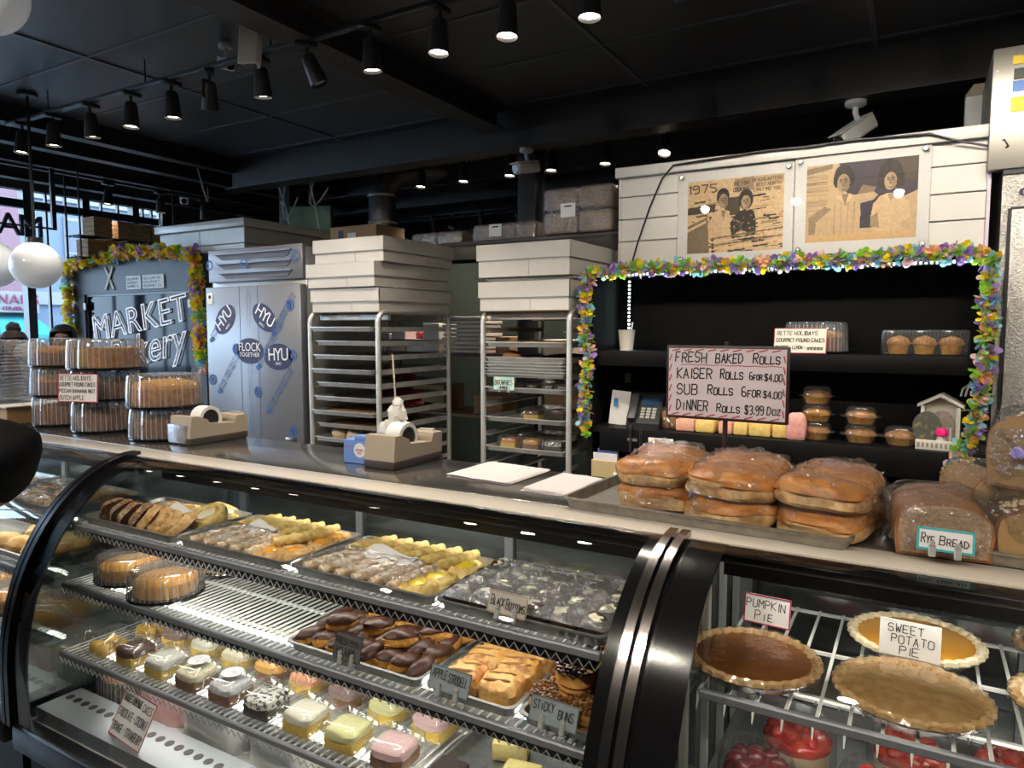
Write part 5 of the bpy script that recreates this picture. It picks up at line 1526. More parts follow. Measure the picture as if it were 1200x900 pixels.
sign('pastry_tag', 'fresh mini eclairs tag on a dark card before the eclair pan', .085,.060, [('FRESH MiNi',.06,.95,.55,.25),('ECLAIRS',.10,.82,.17,.28)], (-1.12,1.172,.915), R(-2), R(-15), card=DKC, border=M('dark_edge',(.04,.04,.04),.6), bw=.002, iw=.0018, clips=2, group='clip tags')
# --- strudel
pan_thing('pan of apple strudel on the second shelf', -.795,1.32,S2,.225,.275,mat=CP)
k = 0
for i, x in enumerate((-.842,-.752)):
    for j in range(3):
        m = MB().blob(.046,.048,.036,k+2,.16,2.6,24,14,flat=-.35,sq=.6)
        t = thing('strudel_piece', 'golden apple strudel piece in the %s column, %s from the front' % (['left','right'][i], ORD[j]), 'strudel', (x,1.256+.082*j,zt2), (R(5),0,R(4)), 'strudel pieces')
        m.obj('crust', FLAKY, t)
        for q in (-.016,.012): MB().blob(.034,.004,.004,k,.3,2,12,6,flat=-.3).obj('slit', M('apple_filling',(.30,.13,.04),.5), t, (0,q,.046), (0,0,.2)); 
        k += 1
sign('pastry_tag', 'apple strudell tag on a grey card before the strudel pan', .105,.050, [('APPLE',.07,.45,.50,.36),('STRUDELL',.47,.95,.44,.36)], (-.835,1.172,.912), R(-2), R(-22), card=M('slate_card',(.27,.31,.33),.6), border=M('slate_edge',(.10,.16,.18),.6), bw=.002, iw=.0018, clips=2, group='clip tags')
# --- sticky buns
pan_thing('pan of pecan sticky buns at the right of the second shelf', -.588,1.32,S2,.175,.275,mat=CP)
NUT = MB()
rg = random.Random(8)
for q in range(110):
    a, rr = rg.uniform(0,2*PI), .042*math.sqrt(rg.random())
    NUT.blob(rg.uniform(.003,.006),rg.uniform(.003,.005),.004,q,.3,2,6,4,flat=-.8,c=(rr*math.cos(a),rr*math.sin(a),.044+.010*(1-(rr/.042)**2)+rg.uniform(-.002,.003)))
NUTM = NUT.mesh('pecans', PECAN)
BUNB = MB().lathe([(.0001,0),(.036,0),(.043,.012),(.041,.018),(.045,.026),(.042,.034),(.036,.046),(.0001,.053)], 28).mesh('bun', BUNM)
k = 0
for j in range(3):
    for i in range(2):
        t = thing('sticky_bun', 'pecan topped sticky bun in the %s column, %s from the front' % (['left','right'][i], ORD[j]), 'sticky bun', (-.628+.084*i,1.250+.080*j,zt2), (R(6),0,k), 'sticky buns')
        O('bun', BUNB, t); stuff(O('pecans', NUTM, t)); k += 1
for i in range(2):
    t = thing('sticky_bun', 'pecan sticky bun stacked on the others, %s one' % ['nearer','farther'][i], 'sticky bun', (-.588,1.29+.09*i,zt2+.052), (R(8),R(5),k), 'sticky buns'); O('bun', BUNB, t); stuff(O('pecans', NUTM, t))
sign('pastry_tag', 'sticky buns tag on a grey card before the bun pan', .105,.048, [('STiCKY',.07,.52,.50,.34),('BUNS',.60,.93,.36,.34)], (-.588,1.172,.912), R(-2), R(-20), card=M('slate_card',(.27,.31,.33),.6), border=M('slate_edge',(.10,.16,.18),.6), bw=.002, iw=.0018, clips=2, group='clip tags')
# ------------------------------------------------------------------ third shelf: boxed cake portions
FR_ = {'cream': M('cream_frosting', (.86,.80,.62), .5, c2=(.90,.86,.74), ns=20, bump=.2), 'lemon': M('lemon_frosting', (.82,.78,.38), .5), 'pink': M('pink_frosting', (.80,.52,.52), .5), 'choc': M('choc_frosting', (.10,.045,.03), .45, bump=.5, bs=30),
       'coconut': M('coconut_frosting', (.84,.82,.76), .8, c2=(.70,.68,.60), ns=60, bump=.8), 'sprinkle': M('sprinkle_frosting', (.85,.78,.55), .6, c2=(.35,.20,.12), ns=70, lo=.58, hi=.66), 'oreo': M('cookie_frosting', (.80,.78,.72), .5, c2=(.03,.03,.03), ns=26, lo=.48, hi=.55),
       'orange': M('orange_top', (.80,.42,.10), .5), 'redsp': M('red_sprinkles', (.70,.12,.10), .5, c2=(.85,.60,.30), ns=50), 'lilac': M('brown_lilac', (.28,.18,.17), .5), 'label': M('white_label_top', (.78,.78,.80), .4, c2=(.5,.5,.55), ns=30)}
CB = {'y': M('yellow_sponge', (.82,.58,.12), .8, c2=(.72,.46,.06), ns=50, bump=.4), 'b': M('brown_sponge', (.16,.07,.03), .8, c2=(.28,.13,.06), ns=50, bump=.4), 'k': M('black_sponge', (.03,.02,.018), .8)}
def tub(w, d, h):
    base = MB(); lid = MB()
    def ringp(sx, sy, z, r=.018):
        pts = []
        for cx_, cy_, a0 in ((sx-r,sy-r,0),(-sx+r,sy-r,90),(-sx+r,-sy+r,180),(sx-r,-sy+r,270)):
            for a in range(0,91,18): pts.append((cx_+r*math.cos(R(a0+a)), cy_+r*math.sin(R(a0+a)), z))
        return pts
    def loft(m, rs, cap0=False, cap1=False):
        n = len(rs[0]); v = [p for q in rs for p in q]; f = []
        for j in range(len(rs)-1):
            for i in range(n): f.append((j*n+i, j*n+(i+1) % n, (j+1)*n+(i+1) % n, (j+1)*n+i))
        if cap0: f.append(tuple(range(n)))
        if cap1: f.append(tuple(range((len(rs)-1)*n, len(rs)*n)))
        m.add(v, f)
    a, b = w/2, d/2
    loft(base, [ringp(a*.84,b*.84,.001),ringp(a*.92,b*.92,.022),ringp(a,b,.024),ringp(a,b,.027)], True)
    loft(lid, [ringp(a,b,.0275),ringp(a*.92,b*.92,.030),ringp(a*.86,b*.86,h*.88),ringp(a*.78,b*.78,h*.97),ringp(a*.70,b*.70,h*.97),ringp(a*.66,b*.66,h)], False, True)
    return base.mesh('tub_base', PLAS), lid.mesh('tub_lid', PLAS)
TB, TL = tub(.130,.130,.072)
CKM = {k: MB().rbox(-.044,.044,-.042,.042,0,.034,.006,2).mesh('cake', m_) for k, m_ in CB.items()}
FRM_ = {}
for k, m_ in FR_.items():
    mm = MB().blob(.047,.045,.017,len(k)*3,.10,2.4,26,12,flat=-.35,sq=.5); FRM_[k] = mm.mesh('frosting', m_)
MUF = MB().blob(.024,.024,.022,3,.14,2.,16,10,flat=-.6).mesh('mini_muffin', M('mini_muffin', (.86,.58,.14), .6, c2=(.74,.40,.06), ns=20))
def boxed(label, x, y, z, top, body='y', rz=0., lid=True, group='boxed cake portions', sc=1., tag_=False):
    t = thing('boxed_cake', label, 'cake', (x,y,z), (0,0,rz), group); t.scale = (sc,)*3
    O('tub_base', TB, t)
    if top == 'muffins':
        for a in (-.024,.024):
            for b in (-.024,.024): O('mini_muffin', MUF, t, (a,b,.004))
    else:
        O('cake', CKM[body], t, (0,0,.003)); O('frosting', FRM_[top], t, (0,0,.034))
    if lid: O('tub_lid', TL, t)
    if tag_: MB().lathe([(.0001,0),(.03,0),(.03,.0006),(.0001,.0006)], 20).obj('label', FR_['label'], t, (0,.008,.0735))
fx = [-2.165,-2.02,-1.878,-1.735,-1.592,-1.45,-1.306,-1.163,-1.02]
fr = [('muffins','y','four yellow mini muffins'),('choc','y','yellow cake with chocolate icing'),('coconut','y','yellow cake with coconut icing'),('sprinkle','b','sprinkled cream cake on a dark base'),('label','b','brown cake under a white lid label'),('oreo','k','black and white cookie cake'),('cream','y','yellow cake with pale cream icing'),('lemon','y','yellow cake with lemon icing'),('pink','b','brown cake with pale pink icing')]
for i, (x, (top, b, nm)) in enumerate(zip(fx, fr)):
    boxed('boxed %s, front row of the third shelf' % nm, x, 1.222, S3, top, b, R((i*37) % 9-4), tag_=top in ('sprinkle','label'))
bk = [('muffins','y','four yellow mini muffins'),('lilac','y','yellow cake with dull brown icing'),('cream','y','yellow cake with white icing'),('sprinkle','y','yellow cake with coloured sprinkles'),('orange','b','orange topped cake'),('redsp','y','red sprinkled cake'),('lilac','b','dark brown cake'),('lemon','y','lemon iced cake'),('pink','y','pink iced sponge')]
for i, (x, (top, b, nm)) in enumerate(zip(fx, bk)):
    boxed('boxed %s, second row of the third shelf' % nm, x+.01, 1.366, S3, top, b, R((i*53) % 9-4))
for i, x in enumerate(fx[:8]):
    boxed('clear box with cake in the back row of the third shelf, %s from the left' % ORD[i], x+.02, 1.51, S3, ['cream','coconut','choc','lemon'][i % 4], 'yb'[i % 2], 0)
pan_thing('pan with unboxed squares at the right of the third shelf', -.715,1.35,S3,.41,.38,mat=CP)
BLC = MB().rbox(-.036,.036,-.036,.036,0,.045,.006,2).mesh('cake_square', CB['k']); BLY = MB().rbox(-.042,.042,-.036,.036,0,.045,.006,2).mesh('cake_square', M('butter_square', (.86,.74,.34), .6, c2=(.80,.64,.22), ns=30, bump=.3))
for i, (me, x, y, nm) in enumerate([(BLC,-.865,1.215,'dark wrapped cake square at the front left of the pan'),(BLY,-.72,1.285,'butter yellow cake square in the middle of the pan'),(BLY,-.80,1.385,'butter yellow cake square at the back of the pan'),(BLY,-.60,1.27,'butter yellow cake square at the right of the pan')]):
    put('cake_square', me, nm, 'cake', (x,y,S3+.0025), (0,0,R(10*i)))
# --- deck of the middle case
DKZ = .4702
dome('ribbed dome cake on the deck of the middle case behind the flavour card', -2.225,1.325,DKZ,.100,.145,'gold','dark',group='dome cakes on the deck')
dome('dark ribbed dome cake in the far corner of the deck', -2.22,1.60,DKZ,.105,.13,'brown','dark',group='dome cakes on the deck')
TIS = M('tissue_wrap', (.80,.78,.75), .55, bump=.5, bs=12); TIP = M('pink_tissue', (.82,.42,.42), .55, c2=(.85,.60,.58), ns=6, bump=.5, bs=14)
def parcel(label, x, y, w, d, h, mat, seed, rz=0.):
    m = MB().blob(w*.56,d*.56,h*.62,seed,.10,3.,40,22,flat=-.62,sq=.4)
    o = m.obj('wrapped_cake', mat, None, (x,y,DKZ), (0,0,rz), 50); tag(o, label, 'wrapped cake', 'wrapped cakes on the deck')
    return o
parcel('pink cake wrapped in film on the deck beside the dome cake', -1.985,1.36,.19,.19,.155,TIP,2,.2)
parcel('white cake wrapped in crumpled film next to the pink one', -1.745,1.355,.22,.20,.14,TIS,5,.1)
parcel('white wrapped cake in the middle of the deck', -1.465,1.36,.24,.20,.135,TIS,8,-.1)
parcel('white wrapped cake at the right of the deck', -1.17,1.36,.24,.20,.13,TIS,11,.1)
parcel('white wrapped cake at the right end of the deck', -.87,1.36,.22,.20,.13,TIS,15,.0)
sign('flavour_card', 'red bordered card listing homemade cake flavours on the deck', .175,.125, [('BAUGUES HOMEMADE',.05,.62,.76,.15),('CAKES',.66,.95,.74,.15),('CHOCOLATE * COCONUT',.05,.95,.44,.17),('ORANGE * STRAWBERRY',.05,.96,.12,.17)], (-1.90,1.10,.5165), R(-6), R(-28), border=REDI, bw=.003, iw=.0022)
# ------------------------------------------------------------------ left neighbour case
pan_thing('pan of wrapped pastries in the far left case', -2.70,1.365,S1,.44,.295,mat=CP)
for i, (x, y, f_, d_) in enumerate([(-2.84,1.29,JAM,SUGAR),(-2.75,1.30,JAM,SUGAR),(-2.65,1.29,CREAMF,BROWND),(-2.56,1.30,JAM,SUGAR),(-2.84,1.40,JAM,SUGAR),(-2.70,1.41,JAM,SUGAR),(-2.58,1.41,JAM,DOUGH)]):
    danish('wrapped iced pastry in the far left case, %s one' % ORD[i], x, y, zt, .05, f_, d_, i, 'wrapped iced pastries')
wrap_sheet('clear film over the pastries in the far left case', -2.70,1.36,zt+.028,.42,.27,9,.014,.014)
pan_thing('second pan of pastries farther along the far left case', -3.17,1.365,S1,.44,.295,mat=CP)
for i in range(6):
    danish('glazed pastry on the second pan of the far left case, %s one' % ORD[i], -3.30+.13*(i % 3),1.29+.13*(i//3),zt,.052,JAM,SUGAR,i,'glazed pastries')
sign('pastry_tag', 'cream tag before the wrapped pastries in the far left case', .12,.042, [('CHEESE DANISH',.06,.94,.35,.35)], (-2.72,1.205,1.092), R(-2), R(-20), card=M('cream_card',(.62,.58,.38),.6), iw=.0018, clips=2, group='clip tags')
pan_thing('pan of orange pastries on the second shelf of the far left case', -2.70,1.33,S2,.44,.275,mat=CP)
ORP = M('orange_pastry', (.82,.42,.10), .5, c2=(.90,.62,.30), ns=12, bump=.4)
ORM = [MB().blob(.052,.045,.036,s,.2,2.,22,12,flat=-.45).mesh('filled_bun', ORP) for s in (3,8)]
for i in range(8):
    put('filled_bun', ORM[i % 2], 'orange glazed bun in the far left case, %s of eight' % ORD[i], 'bun', (-2.86+.105*(i % 4),1.265+.115*(i//4),zt2), (0,0,i), 'orange glazed buns')
for i in range(3):
    dome('boxed ribbed cake low in the far left case, %s one' % ORD[i], -2.56-.24*i,1.27,S3,.10,.09,'orange','amber',group='cakes in the far left case')
# ------------------------------------------------------------------ right case: pies
FOIL = M('foil_pan', (.62,.60,.58), .25, 1., c2=(.45,.44,.42), ns=30, bump=.4); PCR = M('pie_crust', (.46,.25,.09), .65, c2=(.68,.46,.22), ns=20, bump=.3)
def pie(label, x, y, z, r, fill, crust=PCR, wrap=True, domed=0.):
    t = thing('pie', label, 'pie', (x,y,z), group='pies on the wire shelf')
    n = 96
    MB().lathe([(.0001,0),(r*.72,0),(r*.92,.026),(r*1.0,.029),(r*1.0,.031),(r*.90,.028),(r*.70,.003),(.0001,.003)], n, flute=.012, fn=32).obj('foil_pan', FOIL, t)
    MB().lathe([(r*.80,.020),(r*.98,.030),(r*.97,.038),(r*.91,.041),(r*.86,.036),(r*.84,.030)], n, flute=.030, fn=32).obj('crust', crust, t)
    MB().lathe([(.0001,.010),(r*.86,.022),(r*.87,.032),(r*.6,.034+domed*.6),(.0001,.034+domed)], 48).obj('filling', fill, t)
    if wrap: MB().lathe([(r*1.015,.024),(r*1.01,.034),(r*.95,.043),(r*.5,.043+domed),(.0001,.043+domed)], 48).obj('film', clear('pie_film', (.97,.97,.97), .05, .7, .07, bump=.25, bs=20.), t)
ZP = 1.0022
PUM = M('pumpkin_filling', (.20,.07,.018), .35, c2=(.26,.10,.028), ns=6); SWP = M('sweet_potato_filling', (.66,.30,.02), .4, c2=(.56,.24,.02), ns=5); TOPC = M('top_crust', (.48,.30,.12), .6, c2=(.34,.19,.07), ns=14, bump=.4)
pie('pumpkin pie in a foil pan at the left of the wire shelf', -.262,1.405,ZP,.128,PUM)
pie('crusted pie under shiny film in front of the sweet potato tag', .010,1.405,ZP,.128,TOPC,PCR,True,.012)
pie('golden sweet potato pie behind the crusted pie', .015,1.66,ZP,.128,SWP,M('pale_crust',(.78,.66,.44),.65),False)
pie('pale cream pie at the right edge of the wire shelf', .285,1.50,ZP,.125,M('cream_topping',(.84,.76,.60),.6,c2=(.74,.60,.40),ns=9),PCR,True,.03)
pie('dark cherry pie at the back right of the wire shelf', .30,1.76,ZP-.0,.11,M('cherry_filling',(.16,.01,.02),.3),PCR,True)
sign('pie_tag', 'pumpkin pie tag with a red border standing behind the pumpkin pie', .096,.062, [('PUMPKIN',.05,.92,.55,.28),('Pie',.24,.66,.14,.32)], (-.262,1.545,1.045), R(-3), R(-8), border=REDI, bw=.0025, iw=.0018, group='pie tags')
sign('pie_tag', 'sweet potato pie tag on a plain white card between two pies', .105,.070, [('SWEET',.14,.75,.66,.22),('POTATO',.20,.92,.37,.22),('PIE',.34,.70,.08,.22)], (.005,1.535,1.04), R(-3), R(-8), iw=.0017, group='pie tags')
# legs for the tags
for x in (-.262,.005):
    o = MB().box(x-.02,x+.02,1.535,1.555,1.0022,1.006).box(x-.002,x+.002,1.548,1.551,1.005,1.06).obj('tag_stand', ALU); tag(o, 'small metal stand holding the %s pie tag' % ('pumpkin' if x < -.1 else 'sweet potato'), 'stand')
# strawberry cakes on the lower shelf
pan_thing('dull sheet pan under the strawberry cakes in the right case', -.03,1.49,.7922,.60,.42,mat=M('dull_pan',(.34,.34,.34),.35,.7))
BER = M('strawberry_glaze', (.62,.02,.02), .18, coat=.5, c2=(.75,.10,.05), ns=12); CHR = M('dark_cherry_glaze', (.14,.006,.012), .18, coat=.5)
def berry(label, x, y, topm, s=1.):
    t = thing('berry_cake', label, 'cake', (x,y,.7948), (0,0,x*9), 'berry topped cakes')
    MB().lathe([(.0001,.004),(.056*s,.004),(.058*s,.05),(.054*s,.056),(.0001,.058)], 32).obj('cake', M('cheesecake',(.84,.72,.52),.6,c2=(.78,.60,.36),ns=8), t)
    b = MB()
    b.blob(.060*s,.060*s,.028,3,.06,2.,28,12,flat=-.4).obj('glaze', topm, t, (0,0,.046))
    for k in range(9):
        a = 2*PI*k/8; rr = 0 if k == 8 else .036*s
        MB().blob(.019*s,.016*s,.014,k,.15,2,14,8,flat=-.6).obj('berry', topm, t, (rr*math.cos(a),rr*math.sin(a),.066+(.008 if k == 8 else 0)), (0,0,a))
    MB().lathe([(.066*s,.002),(.070*s,.03),(.069*s,.075),(.060*s,.098),(.0001,.100)], 48, flute=.01, fn=16).obj('tub', PLAS, t)
berry('bright strawberry cake in a clear tub on the lower pan', -.185,1.475,BER,1.08)
berry('dark cherry cake in a clear tub at the front left of the lower pan', -.235,1.325,CHR,1.)
berry('strawberry cake in a clear tub in the middle of the lower pan', .015,1.52,BER,1.08)
berry('strawberry cake in a clear tub at the right of the lower pan', .18,1.56,BER,1.05)
berry('strawberry cake in a clear tub at the front of the lower pan', -.03,1.36,BER,1.05)
dome('shallow cake in a ribbed box low in the left corner of the right case', -.27,1.40,DKZ,.10,.09,'gold','amber',group='cakes low in the right case')
dome('shallow cake in a ribbed box low in the middle of the right case', .0,1.42,DKZ,.10,.09,'gold','amber',group='cakes low in the right case')

# ------------------------------------------------------------------ things on the alcove shelves
SA, SB = 1.5752, 1.2152
t = thing('paper_cup', 'white paper cup with a stirrer on the upper shelf', 'cup', (-1.215,3.20,SA))
MB().lathe([(.0001,0),(.030,0),(.040,.095),(.042,.098),(.038,.098),(.029,.004),(.0001,.004)], 28).obj('cup', M('cup_white',(.76,.71,.62),.6), t)
MB().rbox(-.004,.004,-.001,.001,.01,.135,.001,1).obj('stirrer', PAPER, t, (.012,.0,0), (0,.12,0))
dome('small ribbed dome cake behind a card on the upper shelf', -.385,3.25,SA,.125,.135,'amber','brown',group='cakes on the alcove shelves')
sign('cake_card', 'red edged card with pound cake flavours before the dome on the upper shelf', .205,.105, [('BETTE HOLIDAYS',.06,.84,.72,.15),('GOURMET POUND CAKES',.05,.97,.45,.14),('BUTTER * LEMON *',.05,.62,.17,.12),('#####',.64,.95,.15,.10)], (-.43,3.112,1.578), R(-1), R(-10), card=M('ivory_card',(.82,.74,.62),.6), border=REDI, bw=.003, iw=.0024)
MUFB = M('muffin_top', (.30,.12,.03), .6, c2=(.50,.24,.07), ns=24, bump=.6); MUFY = M('muffin_yellow', (.62,.32,.05), .6, c2=(.46,.19,.03), ns=18, bump=.4)
MT = MB().blob(.042,.042,.030,4,.18,2.4,20,12,flat=-.2).mesh('muffin_top', MUFB); MT2 = MB().blob(.042,.042,.028,7,.15,2.4,20,12,flat=-.2).mesh('muffin_top', MUFY)
MS = MB().lathe([(.0001,0),(.030,0),(.038,.038),(.0001,.040)], 40, flute=.03, fn=20).mesh('muffin_base', MUFY)
t = thing('muffin_box', 'long clear box of three brown muffins on the upper shelf', 'muffins', (.015,3.22,SA))
for i in range(3): O('muffin_base', MS, t, (-.09+.09*i,0,.004)); O('muffin_top', MT, t, (-.09+.09*i,0,.040))
MB().rbox(-.150,.150,-.055,.055,0,.100,.012,3).obj('clear_box', PLAS, t)
m = MB()
for k in range(24): m.box(-.140+.0122*k,-.138+.0122*k,-.0565,-.055,.05,.095)
stuff(m.obj('ribs', PLAS2, t))
def muffin_tub(label, x, y, z, top=None, s=1.):
    t = thing('boxed_muffin', label, 'muffin', (x,y,z), group='boxed muffins on the lower shelf')
    O('muffin_base', MS, t, (0,0,.003), scale=(1.35*s,1.35*s,.75)); O('muffin_top', top or MT, t, (0,0,.030), scale=(1.3*s,1.3*s,.8))
    MB().lathe([(.050*s,.001),(.058*s,.030),(.075*s,.033),(.075*s,.036),(.058*s,.039),(.055*s,.062),(.045*s,.074),(.0001,.074)], 48, flute=.006, fn=16).obj('tub', PLAS, t)
for i, nm in enumerate(('lowest','middle','topmost')): muffin_tub('boxed muffin in the stack of three, %s' % nm, -.366,3.20,SB+.0745*i, MT2 if i == 1 else MT)
for i, nm in enumerate(('lower','upper')): muffin_tub('boxed muffin in the stack of two, %s' % nm, -.198,3.20,SB+.0745*i, MT, 1.04)
muffin_tub('single boxed muffin beside the white shrine', -.052,3.20,SB,MT,1.05)
# little white shrine
SHW = M('shrine_white', (.78,.73,.63), .5)
t = thing('shrine', 'small white arched shrine with a round plaque and pink flower on the lower shelf', 'ornament', (.082,3.19,SB), (0,0,-.12))
RB(-.068,.068,-.045,.045,0,.006,.001,1).obj('floor', SHW, t)
RB(-.075,.075,-.075,-.066,-.0,.038,.002,1).obj('front_rail', SHW, t)
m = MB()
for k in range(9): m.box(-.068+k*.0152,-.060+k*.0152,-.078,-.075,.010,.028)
stuff(m.obj('lattice', M('lattice_dark',(.35,.30,.25),.7), t))  # lattice slats in a darker tone than the rail
MB().prism([(-.060,.0),(.060,.0),(.060,.165),(0,.195),(-.060,.165)], .030,.045,'Y').obj('back', SHW, t)
for s_ in (-1,1): B(s_*.060-.006,s_*.060+.006,-.03,.045,0,.165).obj('side_wall', SHW, t)
MB().prism([(-.078,.160),(0,.202),(.078,.160),(.078,.172),(0,.216),(-.078,.172)], -.035,.048,'Y').obj('roof', SHW, t)
arch = [(.046*math.cos(R(a)), .085+.060*math.sin(R(a))) for a in range(0,181,15)]
MB().prism([(.046,.0)]+arch+[(-.046,.0)], .026,.030,'Y').obj('arched_niche', M('niche_grey',(.40,.36,.31),.6,c2=(.62,.50,.42),ns=20), t)
MB().lathe([(.0001,0),(.052,0),(.052,.006),(.0001,.008)], 36, sx=.95, sy=1.18).obj('plaque', M('dark_plaque',(.10,.105,.085),.4,c2=(.32,.24,.10),ns=18,lo=.55,hi=.7), t, (-.040,-.050,.085), (R(90),0,0))
MB().blob(.022,.018,.020,5,.3,2,flat=-.6).obj('flower', M('magenta_flower',(.85,.01,.22),.6), t, (.010,-.058,.055))
MB().lathe([(.0001,0),(.020,0),(.017,.03),(.012,.052),(.0001,.055)], 20).obj('figure', SHW, t, (.008,-.055,.004))
for x in (.022,.034): MB().cyl((x,-.02,.006),(x,-.02,.085),.004,8).obj('column', SHW, t)
# phone
t = thing('desk_phone', 'black desk phone with handset and coiled cord on the lower shelf', 'phone', (-1.105,3.17,SB), (0,0,.15))
PHM = M('phone_black',(.02,.02,.022),.4)
bd = MB().prism([(-.085,.0),(.085,.0),(.085,.14),(.06,.15),(-.085,.03)], -.075,.075,'X').obj('body', PHM, t)
mt = Matrix.Translation((0,-.02,.083)) @ Matrix.Rotation(R(40),4,'X')
scr = MB().rbox(-.018,.066,.030,.080,0,.004,.001,1,mat=mt).obj('screen', M('phone_screen',(.02,.05,.10),.2), t)
for r_ in range(4):
    for c_ in range(3): MB().rbox(-.016+c_*.026,.002+c_*.026,-.052+r_*.018,-.040+r_*.018,0,.005,.001,1,mat=mt).obj('key', M('phone_key',(.40,.39,.36),.5), t)
MB().rbox(-.072,-.030,-.080,.090,.006,.030,.01,2,mat=mt).obj('handset', PHM, t)
cd = [( -.05+.012*math.cos(k*1.3)*.4, -.09+.006*math.sin(k*1.3), .02-.0016*k) for k in range(80)] + [(-.05+.045*(1-math.cos(k/20*PI))/2, -.09+.006*math.sin(k*1.3), -.108-.02*math.sin(k/20*PI)) for k in range(21)] + [(-.005+.005*math.cos(k*1.3), -.09+.006*math.sin(k*1.3), -.108+.0022*k) for k in range(50)]
MB().tube(cd, .0028, 5).obj('cord', PHM, t)
t = thing('paper_bundle', 'upright white papers with a blue mark left of the phone', 'paper', (-1.255,3.20,SB), (0,0,.3))
for k in range(4): RB(-.045+.004*k,.045-.002*k,-.004+.010*k,-.002+.010*k,0,.165-.008*k,.0008,1).obj('sheet', PAPER, t, (0,0,0), (R(-4),R(6),0))
RB(-.020,.0,-.010,-.008,.09,.13,.0008,1).obj('blue_mark', M('blue_mark',(.04,.22,.55),.5), t)
BIS = M('biscotti',(.52,.26,.09),.6,c2=(.35,.15,.05),ns=25)
t = thing('biscotti_pack', 'clear pack of brown biscotti right of the phone', 'biscuits', (-.985,3.18,SB))
for k in range(2): MB().rbox(-.034+.034*k,-.004+.034*k,-.015,.015,.004,.085,.01,3).obj('biscotti', BIS, t, (0,0,0), (0,R(-8),0))
MB().rbox(-.042,.042,-.022,.022,0,.10,.008,2).obj('bag', WRAP, t)
SLC = M('yellow_slice',(.88,.66,.22),.65,c2=(.80,.52,.14),ns=18,bump=.3); PKS = M('pink_slice',(.82,.34,.26),.65,c2=(.86,.50,.34),ns=14)
for i, (x, w, mt_, nm) in enumerate([(-.91,.085,PKS,'pink'),(-.82,.085,SLC,'yellow'),(-.73,.06,PKS,'pink'),(-.665,.06,SLC,'yellow'),(-.585,.09,SLC,'yellow'),(-.49,.085,SLC,'yellow')]):
    o = MB().rbox(-w/2,w/2,-.05,.05,0,.055,.008,2).obj('cake_slice', mt_, None, (x,3.19,SB)); tag(o, '%s wrapped cake slice under the rolls board, %s from the left' % (nm, ORD[i]), 'cake slice', 'wrapped slices on the lower shelf')
t = thing('candy_bag', 'salmon pink bag standing at the right end of the cake slices', 'bag', (-.435,3.13,SB))
MB().blob(.042,.02,.062,3,.15,2,flat=-.85,sq=.7).obj('bag', M('salmon_bag',(.80,.30,.28),.4,c2=(.86,.50,.42),ns=12), t)
for i, (a_, b_) in enumerate([(.185,.150),(.195,.165)]):
    o = MB().tube([(a_,3.30,1.50),(a_-.01,3.22,1.47),(b_,3.20,1.45),(b_-.006,3.21,1.42)], .004, 6).obj('white_cable', WHITE); tag(o, '%s of two short white cables above the shrine' % ['left','right'][i], 'cable', 'white cables')
# under the lower shelf
o = MB().lathe([(.0001,0),(.036,0),(.042,.13),(.044,.135),(.040,.135),(.0001,.006)], 28).obj('plastic_cup', M('grey_white_cup',(.72,.72,.72),.5), None, (-.372,3.18,.9005)); tag(o, 'tall white cup on the work shelf below the muffins', 'cup')
o.scale = (1,1,1.6)
for i, (x, y, rz) in enumerate([(-1.16,3.10,.4),(-1.07,3.16,-.5)]):
    o = MB().cyl((-.07,0,.055),(.07,0,.055),.055,28).obj('paper_roll', M('roll_white',(.70,.68,.62),.7), None, (x,y,.9005+.0), (0,R(-20) if i else 0,rz)); tag(o, 'white paper roll on the work shelf, %s' % ['left one','right one leaning'][i], 'paper roll')
    if i: o.location.z = .925
t = thing('leaflet_box', 'open tan box of leaflets below the phone', 'box', (-1.262,3.12,.9005))
RB(-.07,.07,-.06,.06,0,.16,.003,1).obj('box', M('tan_box',(.52,.40,.20),.6), t)
for k in range(3): RB(-.06+.01*k,.06-.008*k,-.04+.03*k,-.037+.03*k,.05,.20+.012*k,.0008,1).obj('leaflet', [PAPER,M('blue_leaflet',(.12,.16,.45),.6),PAPER][k], t, (0,0,0), (R(6),0,0))
sign('shelf_label', 'cream label on the lower shelf edge below the phone', .115,.036, [('RED LIGHT',.25,.75,.58,.26),('Pink Cake Dark',.08,.9,.2,.25)], (-1.0,3.0785,1.148), 0, 0, card=M('ivory_card',(.82,.74,.62),.6), iw=.0016, jit=.15)
sign('shelf_label', 'small dark printed label left on the lower shelf edge', .05,.018, [('PRICES',.08,.92,.30,.40)], (-1.135,3.0785,1.158), 0, 0, card=M('dark_label',(.05,.05,.05),.6), ink=WPR, iw=.0012)
sign('wall_label', 'small white switch label on the black back wall above the phone', .035,.05, [('ON',.2,.8,.55,.2)], (-1.305,3.4585,1.40), 0, 0, iw=.001)
